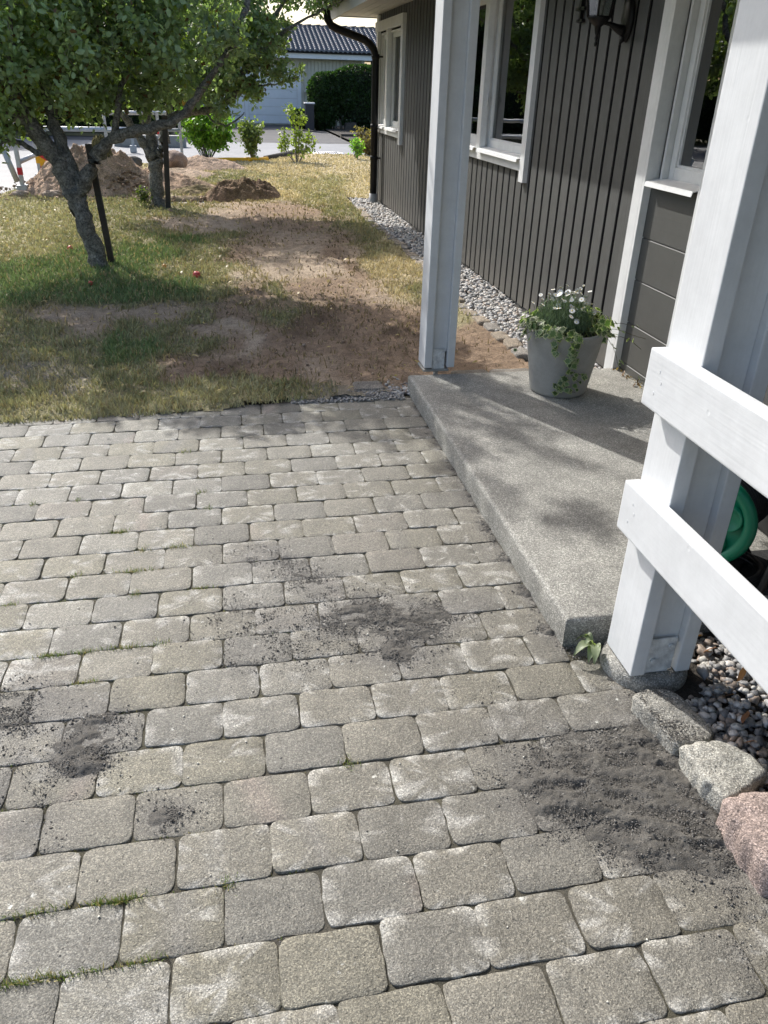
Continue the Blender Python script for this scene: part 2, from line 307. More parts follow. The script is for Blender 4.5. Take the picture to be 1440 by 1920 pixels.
M['asphalt']=mat('asphalt',(.19,.195,.20),.65,spec=.5,var=.12,vscale=1.2,bump=.3,bscale=120,spk=(90,.25))
M['asphaltdark']=mat('dark_asphalt',(.075,.073,.072),.85,var=.15,vscale=.8,bump=.3,bscale=80,spk=(60,.2))
M['earth']=mat('dark_earth',(.045,.038,.03),.95,var=.3,vscale=12,bump=1,bscale=60,bdist=.02,spk=(120,.4))
M['verge']=mat('verge',(.13,.115,.05),.95,var=.3,vscale=1.5,bump=1,bscale=8,bdist=.08,spk=(30,.35))
M['leaf']=mat('leaf',attr=True,rough=.45,spec=.45,trans=.40,tint=(1.35,1.6,.6))
M['bark']=mat('bark',(.22,.21,.185),.9,var=.6,vscale=16,bump=1,bscale=34,bdist=.05,spk=(55,.65),detail=9)
M['stake']=mat('stake_wood',(.045,.04,.034),.9,var=.3,vscale=18,bump=.6,bscale=60)
M['potm']=mat('pale_concrete_pot',(.30,.293,.265),.75,var=.2,vscale=6,bump=.25,bscale=150,spk=(260,.08))
M['timber']=mat('old_timber',(.07,.06,.05),.9,var=.3,vscale=9,bump=.5)
def grid(x0,x1,y0,y1,z,name,m,nx=1,ny=1,parent=None):
    X,Y=np.meshgrid(np.linspace(x0,x1,nx+1),np.linspace(y0,y1,ny+1)); V=np.stack([X.ravel(),Y.ravel(),np.full(X.size,z)],1)
    i=np.arange(nx*ny); a=(i//nx)*(nx+1)+i%nx
    return npmesh(name,V,np.stack([a,a+1,a+nx+2,a+nx+1],1),m,parent)
# ============================================================ GROUND
TC={'D':(.54,.45,.29),'d':(.38,.34,.20),'o':(.26,.23,.135),'g':(.17,.18,.085),'b':(.31,.225,.155),'s':(.42,.325,.235),'S':(.48,.385,.285),'k':(.19,.135,.092),'z':(.28,.25,.19)}
TD={'D':.75,'d':.75,'o':.55,'g':.85,'b':.05,'s':.03,'S':.01,'k':.07,'z':.4}
TK=list(TC)
LCP=np.array([[a,b] for a,b,_ in LC]); LCT=np.array([TK.index(t) for *_,t in LC])
def lawn_weights(x,y):
    xs=x.ravel().astype(float);ys=y.ravel().astype(float)
    ys2=ys*(1+.10*(fbm(xs*2.3,ys*1.6,3)-.5)); xs2=xs+.10*ys*(fbm(xs*2.1,ys*1.3,5)-.5)
    u=xs2/ys2; v=np.log(np.maximum(ys2,1)); pu=LCP[:,0]/LCP[:,1]; pv=np.log(LCP[:,1])
    out=np.zeros((len(TK),len(xs)))
    for s in range(0,len(xs),20000):
        sl_=slice(s,s+20000)
        d=((u[sl_,None]-pu)/.05)**2+((v[sl_,None]-pv)/.075)**2
        w=1/(d+.15)**2.2
        for t in range(len(TK)): out[t,sl_]=w[:,LCT==t].sum(1)
    out/=out.sum(0)
    for t in range(len(TK)): out[t]=out[t]**1.5*(.10+1.8*fbm(xs*5+t*31,ys*4,20+t,5,.72)**2.6*2)
    for t_ in 'bsSk': out[TK.index(t_)]*=1.9
    return out/out.sum(0)
EDX=[-14,-4.6,-3.34,-3.15,-2.3,-1.0,.11,.83,1.6,2.1,2.8,4,7,14]; EDY=[4,10.2,13.3,15.6,18.2,18.9,19.3,19.6,21.3,21.9,21.8,21.3,20.3,18.5]
def edge_y(x): return np.interp(x,EDX,EDY)
tag(grid(-300,300,-40,560,-.16,'ground',M['verge'],60,60),kind='structure')
# road, driveway
tag(grid(-40,40,4,26.6,-.05,'road',M['asphalt'],40,20),kind='structure')
tag(grid(-9,4.0,26.6,39,-.045,'driveway',M['asphaltdark'],10,10),kind='structure')
tag(grid(-60,-9,26.6,31,-.045,'side_road',M['asphalt'],10,4),kind='structure')
# kerb line between the driveway side and the road, thin pale joint
mb=MB(); mb.box((4.0,26.55,-.06),(40,26.75,.06),.01); tag(mb.build('kerb',M['asphalt']),kind='structure')
tag(grid(4.0,40,26.75,37,.02,'planting_bed',M['earth'],20,10),kind='structure')
# lawn
xs=np.concatenate([np.arange(-9,-3,.12),np.arange(-3,2.0,.035),np.arange(2.0,8,.12)])
ys=[3.9];
while ys[-1]<22.2: ys.append(ys[-1]+.022*max(1,ys[-1]/5))
ys=np.array(ys); nx=len(xs);ny=len(ys)
X,Y=np.meshgrid(xs,ys); Wt=lawn_weights(X,Y).reshape(len(TK),ny,nx)
colr=np.tensordot(np.array([TC[t] for t in TK]).T,Wt,axes=1)
dirt=Wt[[TK.index(t) for t in 'bsSkz']].sum(0)
Z=.012+.03*(fbm(X*1.2,Y*1.2,2)-.5)+dirt*(.055*(fbm(X*6,Y*6,9,4,.6)-.5)+.035*(fbm(X*22,Y*22,12,3,.6)-.5))+(1-dirt)*.02*(fbm(X*9,Y*9,4)-.5)
Z-=.03*np.clip((4.12-Y)/.2,0,1)
# hole of the trench next to the turned sod
Z-=.26*np.exp(-(((X+.25)/.75)**4))*np.exp(-(((Y-12.75-.15*X)/.22)**4))
TR=np.exp(-(((X+.25)/.75)**4))*np.exp(-(((Y-12.72-.15*X)/.22)**4)); Z-=.12*TR; colr=colr*(1-TR)+np.array([.14,.10,.07])[:,None,None]*TR
Z=np.where(Y>edge_y(X)-.25,Z*.6-.02,Z)
col=np.moveaxis(colr,0,-1).reshape(-1,3)
i=np.arange((nx-1)*(ny-1)); a=(i//(nx-1))*nx+i%(nx-1); F=np.stack([a,a+1,a+nx+1,a+nx],1)
cx=(X[:-1,:-1]+X[1:,1:]).ravel()/2; cy=(Y[:-1,:-1]+Y[1:,1:]).ravel()/2
lim=3.99+.05*np.interp(cx,[-1.4,-.4,.2,.5,1],[0,.8,2.6,3.4,3.6])+.03*np.sin(cx*9)+.02*np.sin(cx*23+1)
keep=(cy<edge_y(cx)+.06*np.sin(cy*5))&(cy>lim)&~((cx>1.86+.02*np.sin(cy*4))&(cy<12.95))&~((cx>.93)&(cy<4.24))
tag(npmesh('lawn',np.stack([X.ravel(),Y.ravel(),Z.ravel()],1),F[keep],M['lawn'],col=col,smooth=True),kind='structure')
def lawn_z(x,y):
    ix=np.clip(np.searchsorted(xs,x)-1,0,nx-2); iy=np.clip(np.searchsorted(ys,y)-1,0,ny-2); return Z[iy,ix]
tag(grid(-9,2.5,3.6,4.6,-.03,'soil_edge',M['earth'],30,4),kind='structure')
tag(grid(1.75,3.5,4.1,13.4,-.012,'gravel_bed',M['earth'],8,40),kind='structure')
# ------------------------------------------------------------ grass blades
def blades(name,x,y,z,h,w,c,lean=.6,par=None):
    n=len(x); a=rng.uniform(0,2*np.pi,n); la=rng.uniform(0,2*np.pi,n); ll=rng.uniform(.1,1,n)*lean
    dx,dy=np.cos(a)*w,np.sin(a)*w; lx,ly=np.cos(la)*ll*h,np.sin(la)*ll*h; up=h*np.sqrt(np.clip(1-ll**2*.7,.1,1))
    V=np.empty((n,5,3)); 
    V[:,0]=np.stack([x-dx,y-dy,z],1); V[:,1]=np.stack([x+dx,y+dy,z],1)
    V[:,2]=np.stack([x+dx*.8+lx*.4,y+dy*.8+ly*.4,z+up*.6],1); V[:,3]=np.stack([x-dx*.8+lx*.4,y-dy*.8+ly*.4,z+up*.6],1)
    V[:,4]=np.stack([x+lx,y+ly,z+up],1)
    b=np.arange(n)*5
    F=[np.stack([b,b+1,b+2,b+3],1),np.stack([b+3,b+2,b+4],1)]
    return npmesh(name,V.reshape(-1,3),F,M['grass'],par,col=np.repeat(c,5,0))
N=330000
yy=3.98*np.exp(rng.uniform(0,1,N)**1.0*np.log(22/3.98)); xx=rng.uniform(-.62,.26,N)*yy*1.0+.0
xx=np.where(rng.random(N)<.12,rng.uniform(-2.2,1.9,N),xx)
Wb=lawn_weights(xx,yy); dens=np.tensordot(np.array([TD[t] for t in TK]),Wb,axes=1)
cl=fbm(xx*9,yy*9,77,3)
lm=3.97+.05*np.interp(xx,[-1.4,-.4,.2,.5,1],[0,.8,2.6,3.4,3.6])
ok=(rng.random(N)<dens*(.35+1.3*cl**1.5*2))&(yy<edge_y(xx)-.02)&~((xx>1.83)&(yy<12.95))&(yy>lm)&~((np.abs(xx+.25)<.78)&(np.abs(yy-12.72-.15*xx)<.22))&~((xx>.93)&(yy<4.27))&~((xx>.55)&(yy<4.33))
xx,yy,Wb=xx[ok],yy[ok],Wb[:,ok]
gc=np.array([{'D':(.60,.52,.35),'d':(.40,.38,.22),'o':(.31,.31,.165),'g':(.18,.25,.105),'b':(.24,.19,.11),'s':(.34,.27,.16),'S':(.4,.33,.22),'k':(.2,.16,.09),'z':(.32,.30,.19)}[t] for t in TK])
cc=np.tensordot(gc.T,Wb,axes=1).T; straw=rng.random(len(xx))<.15
cc=np.where(straw[:,None],np.array([.42,.34,.19]),cc)*rng.uniform(.65,1.3,(len(xx),1))
hh=rng.uniform(.010,.036,len(xx))*(.55+1.5*fbm(xx*11,yy*11,78,3)**1.5*1.4)*(1+.3*Wb[TK.index('g')])
print('blades',len(xx))
tag(blades('lawn_grass',xx,yy,lawn_z(xx,yy)-.002,hh,.0009*np.clip(yy,2.5,22)*rng.uniform(.6,1.1,len(xx)),cc,1.0),kind='stuff')
# fallen leaves & clods on lawn
n=420; x=rng.uniform(-3,1.6,n); y=4.2+rng.random(n)**1.3*9; z=lawn_z(x,y)+.012
def cards(name,x,y,z,s,c,m,tilt=.5,par=None):
    n=len(x);a=rng.uniform(0,6.28,n);t1=rng.uniform(-tilt,tilt,n);t2=rng.uniform(-tilt,tilt,n)
    u=np.stack([np.cos(a),np.sin(a),t1],1)*s[:,None]; v=np.stack([-np.sin(a),np.cos(a),t2],1)*s[:,None]*.45
    c0=np.stack([x,y,z],1); up=np.array([0,0,1])*s[:,None]*.25
    V=np.stack([c0-u,c0-v*.9-u*.2+up,c0+v*.9-u*.2+up,c0+u*.35-v*.8+up,c0+u*.35+v*.8+up,c0+u],1); b=np.arange(n)*6
    F=[np.stack([b+1,b+3,b+4,b+2],1),np.concatenate([np.stack([b,b+1,b+2],1),np.stack([b+3,b+5,b+4],1)])]
    return npmesh(name,V.reshape(-1,3),F,m,par,col=np.repeat(c,6,0))
tag(cards('fallen_leaves',x,y,z,rng.uniform(.012,.028,n),np.array([.42,.33,.15])*rng.uniform(.5,1.3,(n,1)),M['leaf']),kind='stuff')
# ------------------------------------------------------------ pebbles
def ico(sub):
    if sub==0:
        return np.array([(1,0,0),(-1,0,0),(0,1,0),(0,-1,0),(0,0,1),(0,0,-1)],float),np.array([(0,2,4),(2,1,4),(1,3,4),(3,0,4),(2,0,5),(1,2,5),(3,1,5),(0,3,5)])
    b=bmesh.new(); bmesh.ops.create_icosphere(b,subdivisions=sub,radius=1); b.verts.ensure_lookup_table()
    V=np.array([v.co[:] for v in b.verts]); F=np.array([[v.index for v in f.verts] for f in b.faces]); b.free(); return V,F
def pebbles(name,P,s,c,m,sub=2,flat=(.45,.8),rough=.12,smooth=True,par=None):
    v,f=ico(sub); n=len(P); k=len(v)
    sc=np.stack([s*rng.uniform(.8,1.25,n),s*rng.uniform(.65,1,n),s*rng.uniform(*flat,n)],1)
    var=[v*(1+rough*rng.standard_normal((k,1))) for _ in range(12)]
    vi=rng.integers(0,12,n); VV=np.array(var)[vi]*sc[:,None,:]
    a=rng.uniform(0,6.28,n);ca,sa=np.cos(a),np.sin(a); t=rng.uniform(-.45,.45,n); ct,st=np.cos(t),np.sin(t)
    x_=VV[...,0].copy();z_=VV[...,2].copy(); VV[...,0]=x_*ct[:,None]+z_*st[:,None]; VV[...,2]=-x_*st[:,None]+z_*ct[:,None]
    x_=VV[...,0].copy();y_=VV[...,1].copy(); VV[...,0]=x_*ca[:,None]-y_*sa[:,None]; VV[...,1]=x_*sa[:,None]+y_*ca[:,None]
    VV+=P[:,None,:]
    FF=(f[None]+(np.arange(n)*k)[:,None,None]).reshape(-1,3)
    return npmesh(name,VV.reshape(-1,3),FF,m,par,col=np.repeat(c,k,0),smooth=smooth)
def pal(n,cols,j=.2):
    cols=np.array(cols); return cols[rng.integers(0,len(cols),n)]*rng.uniform(1-j,1+j,(n,1))
PC=[(.42,.41,.38),(.36,.35,.33),(.50,.48,.44),(.27,.27,.26),(.46,.42,.37),(.33,.32,.31),(.20,.20,.20),(.40,.33,.27)]
n=7500; y=4.28*np.exp(rng.random(n)*np.log(12.9/4.28)); x=rng.uniform(1.88,2.30,n)+.03*np.sin(y*3)
tag(pebbles('gravel',np.stack([x,y,rng.uniform(-.005,.02,n)],1),rng.uniform(.011,.020,n)*np.interp(y,[4,12],[1,1.25]),pal(n,PC),M['pebble'],2 if False else 2),kind='stuff')
DG=[(.25,.25,.245),(.32,.31,.30),(.17,.17,.17),(.38,.37,.34),(.46,.44,.41),(.26,.21,.17)]
n=7000; x=rng.uniform(1.15,2.3,n); y=rng.uniform(.5,1.80,n); ok=~((np.hypot(x-1.19,y-1.69)<.165)); x,y=x[ok],y[ok]; n=len(x)
big=np.where(rng.random(n)<.06,1.5,1)
tag(pebbles('river_gravel',np.stack([x,y,rng.uniform(-.01,.026,n)],1),rng.uniform(.008,.0155,n)*big,pal(n,DG),M['pebble'],2,flat=(.35,.75),rough=.2),kind='stuff')
tag(grid(1.14,3.6,-1.5,1.95,-.004,'gravel_base',M['earth'],10,10),kind='structure')
# crushed gravel strip between the last paver row and the soil, and beside the slab corner
n=2600; x=rng.uniform(.28,.93,n); y=rng.uniform(4.09,4.26,n); ok=(y<4.26-.10*np.clip((.55-x)/.27,0,1)); x,y=x[ok],y[ok];n=len(x)
tag(pebbles('crushed_gravel',np.stack([x,y,rng.uniform(-.01,.012,n)],1),rng.uniform(.004,.009,n),pal(n,[(.30,.29,.27),(.22,.21,.2),(.36,.34,.3)]),M['pebble'],1,rough=.2,smooth=False),kind='stuff')
n=120; x=rng.uniform(.86,.99,n); y=rng.uniform(4.16,4.45,n)
tag(pebbles('corner_pebbles',np.stack([x,y,rng.uniform(.0,.012,n)],1),rng.uniform(.008,.014,n),pal(n,DG),M['pebble'],2),kind='stuff')
# ------------------------------------------------------------ stones with an outline
def stone_mesh(out,z0,z1,bev=.015,noise=.006,nseg=48,tilt=(0,0),seed=0,dome=.004,rings=5):
    out=np.array(out,float); c=out.mean(0); d=np.roll(out,-1,0)-out; L=np.hypot(*d.T); cum=np.concatenate([[0],np.cumsum(L)])
    t=np.arange(nseg)/nseg*cum[-1]; k=np.searchsorted(cum,t,side='right')-1; p=out[k]+d[k]*((t-cum[k])/L[k])[:,None]
    for _ in range(2): p=p*.5+.25*(np.roll(p,1,0)+np.roll(p,-1,0))
    q=p-c; r=np.hypot(*q.T)[:,None]; u=q/r
    V=[]
    def ring(ins,z,na):
        w=p-u*ins; nn=(fbm(w[:,0]*38+seed*3.1,w[:,1]*38+z*40,seed,3)-.5)*2*na
        ww=w+u*nn[:,None]; zz=z+(w[:,0]-c[0])*tilt[0]+(w[:,1]-c[1])*tilt[1]+(fbm(w[:,0]*30,w[:,1]*30+seed,seed+9,3)-.5)*na*.8
        V.append(np.column_stack([ww,zz]))
    h=z1-z0
    ring(-noise*.5,z0,noise*.3)
    for k_ in range(1,4): ring(0,z0+(h-bev)*k_/3,noise)
    ring(bev*.35,z1-bev*.3,noise*.7); ring(bev,z1,noise*.45)
    base=p-u*bev
    for k_ in range(1,rings):
        f=1-k_/rings; w=c+(base-c)*f
        zz=z1+dome*(1-f*f)+(w[:,0]-c[0])*tilt[0]+(w[:,1]-c[1])*tilt[1]+(fbm(w[:,0]*30,w[:,1]*30+seed,seed+9,3)-.5)*noise
        V.append(np.column_stack([w,zz]))
    V.append(np.array([[c[0],c[1],z1+dome]]))
    V=np.concatenate(V); nr=(len(V)-1)//nseg; F=[]
    i=np.arange(nseg);j=(i+1)%nseg
    for k_ in range(nr-1): F.append(np.stack([k_*nseg+i,k_*nseg+j,(k_+1)*nseg+j,(k_+1)*nseg+i],1))
    T=np.stack([(nr-1)*nseg+i,(nr-1)*nseg+j,np.full(nseg,len(V)-1)],1)
    return V,np.concatenate(F),T
SA=np.array(SAND)
def sandB(x,y):
    B=np.zeros_like(x)
    for (sx,sy,r,a_) in SANDL: B=B+a_*np.exp(-(((x-sx)/(r*1.25))**2+((y-sy)/r)**2))
    return B
SANDL=[(s[0],s[1],s[2],s[3]) for s in SAND]
for k in range(46): SANDL.append((.955+rng.uniform(-.006,.01),1.85+k*.047,.02,rng.uniform(.2,.9)))
# ------------------------------------------------------------ paving
def pave():
    px,pz=.2135,.148; Vs=[];Fs=[];Ts=[];Cs=[];base=0
    for k in range(-12,21):
        for j in range(-16,6):
            x0=(0 if k%2 else .107)+px*j; x1=x0+px
            R_=.968 if k>=5 else 1.105
            if x0>R_-.05: continue
            x1=min(x1,R_)
            if x1-x0<.05: continue
            if R_-x1<.05: x1=R_
            y0=1.013+pz*k; y1=y0+pz; g=.0007
            sl=.015
            cxm=(x0+x1)/2-.5; y0+=sl*cxm; y1+=sl*cxm
            jx,jy=rng.uniform(-.0025,.0025,2); x0+=g+jx;x1+=jx-g;y0+=g+jy;y1+=jy-g
            r=rng.uniform(.002,.0065)
            o=[(x0+r,y0),(x1-r,y0),(x1-r*.25,y0+r*.25),(x1,y0+r),(x1,y1-r),(x1-r*.25,y1-r*.25),(x1-r,y1),(x0+r,y1),(x0+r*.25,y1-r*.25),(x0,y1-r),(x0,y0+r),(x0+r*.25,y0+r*.25)]
            V,F,T=stone_mesh(o,-.02,rng.uniform(-.0022,.0022),bev=rng.uniform(.0018,.0034),noise=.0048,nseg=48,tilt=rng.uniform(-.007,.007,2),seed=int(rng.integers(1,9999)),dome=.0012,rings=3)
            v=rng.random(); c=np.array([.250,.237,.200])
            if v<.09: c=np.array([.244,.226,.196])
            elif v<.28: c=np.array([.232,.226,.204])
            elif v<.37: c=np.array([.188,.182,.162])
            elif v<.45: c=np.array([.30,.29,.255])
            elif v<.66: c=np.array([.238,.224,.175])
            c=(c*.9+.10*np.array([.24,.232,.20]))*np.array([.80,.79,.745])*rng.uniform(.90,1.12)
            cc=np.repeat(c[None],len(V),0)
            if rng.random()<.2: # a second tone cast through the block
                c2=np.array([[.29,.235,.20],[.17,.165,.155],[.29,.283,.255]][rng.integers(3)]); cxx=rng.uniform(x0,x1)
                w=np.clip(1-np.abs(V[:,0]-cxx+rng.uniform(-.5,.5)*(V[:,1]-y0))/rng.uniform(.02,.07),0,1)[:,None]*.55; cc=cc*(1-w)+c2*w
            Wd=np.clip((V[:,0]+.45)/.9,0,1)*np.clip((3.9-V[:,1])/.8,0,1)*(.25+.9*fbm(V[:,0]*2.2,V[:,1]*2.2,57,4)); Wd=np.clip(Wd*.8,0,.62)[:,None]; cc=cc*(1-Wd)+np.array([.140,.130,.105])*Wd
            rg=(np.arange(len(V))//48); ed_=((rg>=3)&(rg<=5))*np.clip((fbm(V[:,0]*34,V[:,1]*34,59,3,.6)-.52)*9,0,.75)*(rng.random()<.5); cc=cc*(1-ed_[:,None])+np.array([.40,.39,.35])*ed_[:,None]
            sp_=np.clip((fbm(V[:,0]*26,V[:,1]*26,58,4,.6)-.62)*9,0,.6)[:,None]*(rng.random()<.45); cc=cc*(1-sp_)+np.array([.42,.41,.37])*sp_
            Bd=sandB(V[:,0],V[:,1]); dm=np.clip(Bd*1.25*(.35+1.3*fbm(V[:,0]*16,V[:,1]*26,51,3)),0,.75)[:,None]; cc=cc*(1-dm)+np.array([.125,.118,.104])*dm
            Vs.append(V);Fs.append(F+base);Ts.append(T+base);Cs.append(cc);base+=len(V)
    return npmesh('pavement',np.concatenate(Vs),[np.concatenate(Fs),np.concatenate(Ts)],M['paver'],col=np.concatenate(Cs),smooth=True)
tag(pave(),kind='structure')
# joint filling: a finely rough sheet just below the paver tops, with mossy stretches
nx_,ny_=330,430
X,Y=np.meshgrid(np.linspace(-3.4,1.14,nx_),np.linspace(-.8,4.16,ny_))
ms=fbm(X*3,Y*3,31,3)[...,None]; cj=np.array([.095,.087,.075])*(1-ms)+np.array([.10,.095,.06])*ms; cj=cj*(.7+.6*fbm(X*40,Y*40,33,2))[...,None]
Zj=-.0046+.0040*(fbm(X*30,Y*30,35,3)-.5)
i=np.arange((nx_-1)*(ny_-1)); a=(i//(nx_-1))*nx_+i%(nx_-1)
tag(npmesh('pavement_joint_filling',np.stack([X.ravel(),Y.ravel(),Zj.ravel()],1),np.stack([a,a+1,a+nx_+1,a+nx_],1),M['sand'],col=cj.reshape(-1,3),smooth=True),kind='structure')
# swept joint sand lying in drifts on the pavers
def sand_patch(x0,x1,y0,y1,d=.0042):
    nx=int((x1-x0)/d);ny=int((y1-y0)/d); X,Y=np.meshgrid(np.linspace(x0,x1,nx),np.linspace(y0,y1,ny))
    B=sandB(X,Y); nz=fbm(X*9,Y*22,41,4,.55); Bn=B*(.1+1.8*nz)
    Zs=.0115*np.clip(Bn,0,2.1)-.0098+np.clip(B,0,1.2)*(.006*(fbm(X*45,Y*60,43,3)-.5)+.006*(fbm(X*125,Y*125,44,2)-.45))
    Zs+=np.clip(B-.9,0,1)*.0035*np.sin(Y*70+X*40+9*nz)
    i=np.arange((nx-1)*(ny-1)); a=(i//(nx-1))*nx+i%(nx-1); F=np.stack([a,a+1,a+nx+1,a+nx],1)
    z=np.maximum(Zs.ravel(),-.006); keep=z[F].max(1)>-.003
    c=np.array([.135,.128,.114])*(.75+.5*fbm(X*35,Y*35,47,3)).reshape(-1,1)
    c=np.repeat(c,1,1) if c.shape[1]==3 else c
    used=np.unique(F[keep]); mp=np.zeros(len(z),int); mp[used]=np.arange(len(used))
    V=np.stack([X.ravel(),Y.ravel(),z],1)[used]
    return V,mp[F[keep]],c[used]
Vs=[];Fs=[];Cs=[];b=0
for bx in [(-.85,.2,.95,1.75),(-.35,1.08,1.75,2.75),(.35,1.13,.85,1.75),(.80,1.0,2.75,4.1)]:
    V,F,c=sand_patch(*bx); Vs.append(V);Fs.append(F+b);Cs.append(c);b+=len(V)
tag(npmesh('loose_sand',np.concatenate(Vs),np.concatenate(Fs),M['sand'],col=np.concatenate(Cs),smooth=True),kind='stuff')
n=560000; x=rng.uniform(-1.0,1.12,n); y=rng.uniform(.55,4.0,n); ok=(rng.random(n)<np.clip(sandB(x,y)**1.2*1.1*np.clip((fbm(x*22,y*30,61,3)-.34)*4,0,1),0,.95)+.002)&((x<.965)|(y<1.83)); x,y=x[ok],y[ok]; n=len(x); print('crumbs',n)
s=rng.uniform(.0009,.0026,n)*np.where(rng.random(n)<.06,1.9,1)
hz=np.clip(.0115*np.clip(sandB(x,y)*(.1+1.8*fbm(x*9,y*22,41,4,.55)),0,2.1)-.0098,0,.03)
tag(pebbles('sand_crumbs',np.stack([x,y,hz+s*.4],1),s,pal(n,[(.23,.218,.196),(.17,.16,.144),(.27,.255,.23)],.3),M['sand'],0,rough=.2,smooth=False,flat=(.7,1)),kind='stuff')
n=1500; x=rng.normal(1.11,.035,n); y=rng.uniform(1.34,1.54,n); ok=(x>1.065)&(x<1.19); x,y=x[ok],y[ok]; n=len(x)
tag(pebbles('stone_sand_crumbs',np.stack([x,y,.0525-.08*(x-1.14)],1),rng.uniform(.0009,.0028,n),pal(n,[(.23,.218,.196),(.15,.14,.125)]),M['sand'],0,rough=.2,smooth=False,flat=(.7,1)),kind='stuff')
# small pale grit
n=160; x=rng.uniform(-.9,1,n);y=rng.uniform(.7,3.9,n)
tag(pebbles('white_grit',np.stack([x,y,np.full(n,.003)],1),rng.uniform(.0015,.0038,n),pal(n,[(.6,.58,.5),(.5,.48,.42)]),M['pebble'],1,smooth=False),kind='stuff')
# grass tufts in the joints
bx=[];by=[];bh=[]
for (tx,ty,r) in TUFT:
    q=int(30+1300*r); bx.append(rng.normal(tx,r*.62,q)); 
    yj=1.013+.148*np.round((ty-1.013)/.148); by.append(rng.normal(yj+(.015*(tx-.5)),.005+.006*(r<.03),q)); bh.append(rng.uniform(.007,.02+.12*min(r,.06),q))
for k in range(900): # moss specks along the rows
    r_=rng.integers(-3,20); xx_=rng.uniform(-1.6,.1); q=4; bx.append(rng.normal(xx_,.01,q)); by.append(rng.normal(1.013+.148*r_+.015*(xx_-.5),.003,q)); bh.append(rng.uniform(.002,.008,q))
bx=np.concatenate(bx);by=np.concatenate(by);bh=np.concatenate(bh);n=len(bx)
cc=np.where((rng.random(n)<.3)[:,None],np.array([.42,.36,.16]),np.array([.17,.24,.06]))*rng.uniform(.6,1.3,(n,1))
tag(blades('joint_grass',bx,by,np.full(n,-.004),bh,rng.uniform(.0006,.0013,n),cc,.9),kind='stuff')
# little weeds in the joints (broad leaves)
# ------------------------------------------------------------ edging stones
def stone(name,out,z0,z1,col,mt,label,cat,group=None,**k):
    V,F,T=stone_mesh(out,z0,z1,**k); c=np.array(out).mean(0); V=V-np.array([c[0],c[1],0])
    cn=np.array(col)*(.75+.5*fbm(V[:,0]*25+c[0],V[:,1]*25,k.get('seed',1),3))[:,None]
    o=npmesh(name,V,[F,T],mt,col=cn,smooth=True); o.location=(c[0],c[1],0); return tag(o,label,cat,group)
stone('edging_stone',[(1.052,1.52),(1.10,1.548),(1.16,1.545),(1.195,1.525),(1.212,1.44),(1.222,1.365),(1.19,1.335),(1.085,1.33),(1.066,1.42)],-.05,.050,(.30,.29,.255),M['granite'],'flat pale rough stone nearest the white post, half in shadow and dusted with sand','edging stone','rough edging stones beside the paving',bev=.009,noise=.010,nseg=90,seed=4,tilt=(-.08,.02),rings=8)
stone('edging_stone',[(1.082,1.315),(1.13,1.325),(1.20,1.322),(1.252,1.262),(1.268,1.20),(1.20,1.165),(1.10,1.125),(1.078,1.20)],-.05,.068,(.38,.37,.325),M['granite'],'pale greenish squarish rough stone in the middle of the three edging stones','edging stone','rough edging stones beside the paving',bev=.010,noise=.011,nseg=90,seed=8,tilt=(-.03,-.03),rings=8)
stone('edging_stone',[(1.072,1.112),(1.14,1.128),(1.27,1.12),(1.31,.98),(1.27,.85),(1.13,.86),(1.075,.93),(1.068,1.02)],-.05,.095,(.36,.285,.25),M['granite'],'reddish granite block at the right edge of the paving, lowest of the three edging stones','edging stone','rough edging stones beside the paving',bev=.012,noise=.012,nseg=90,seed=15,rings=8)
def brick_out(cx,cy,w,l,a):
    ca,sa=math.cos(a),math.sin(a); r=.012
    return [(cx+ca*x_-sa*y_,cy+sa*x_+ca*y_) for x_,y_ in [(-w+r,-l),(w-r,-l),(w,-l+r),(w,l-r),(w-r,l),(-w+r,l),(-w,l-r),(-w,-l+r)]]
y=4.72;k=0
_u='first second third fourth fifth sixth seventh eighth ninth'.split(); ORD=_u+'tenth eleventh twelfth thirteenth fourteenth fifteenth sixteenth seventeenth eighteenth nineteenth twentieth'.split()+['twenty-'+w for w in _u]+['thirtieth']+['thirty-'+w for w in _u]+['fortieth']*5
while y<11.9:
    L=rng.uniform(.17,.23); x=1.86+.03*math.sin(y*1.7)+rng.uniform(-.012,.012)
    o=stone('border_block',brick_out(x,y+L/2,.055,L/2-.006,rng.uniform(-.08,.08)),-.03,.028+rng.uniform(-.01,.008),(.30,.25,.19) if k%3 else (.26,.24,.21),M['granite'],'worn sand coloured border block between lawn and pebble strip beside the house','border block','border blocks along the pebble strip',bev=.012,noise=.008,nseg=32,seed=40+k,rings=3,tilt=tuple(rng.uniform(-.05,.05,2)))
    if True: o['label']='worn sand coloured border block of the pebble strip, '+ORD[k]+' from the porch slab'
    y+=L+.012;k+=1
for q,(x0,x1,yy0,lb) in enumerate([(1.27,1.50,4.26,'flat dirty block against the far edge of the porch slab, nearest the far white post'),(1.51,1.78,4.255,'flat dirty block against the far edge of the porch slab, behind the flower pot'),(.66,.84,4.24,'single flat grey block lying in the soil left of the slab corner')]):
    stone('border_block',[(x0+.01,yy0),(x1-.01,yy0),(x1,yy0+.01),(x1,yy0+.13),(x1-.01,yy0+.14),(x0+.01,yy0+.14),(x0,yy0+.13),(x0,yy0+.01)],-.03,.06 if q<2 else .02,(.22,.20,.17),M['granite'],lb,'border block','border blocks round the porch slab',bev=.01,noise=.006,seed=70+q)
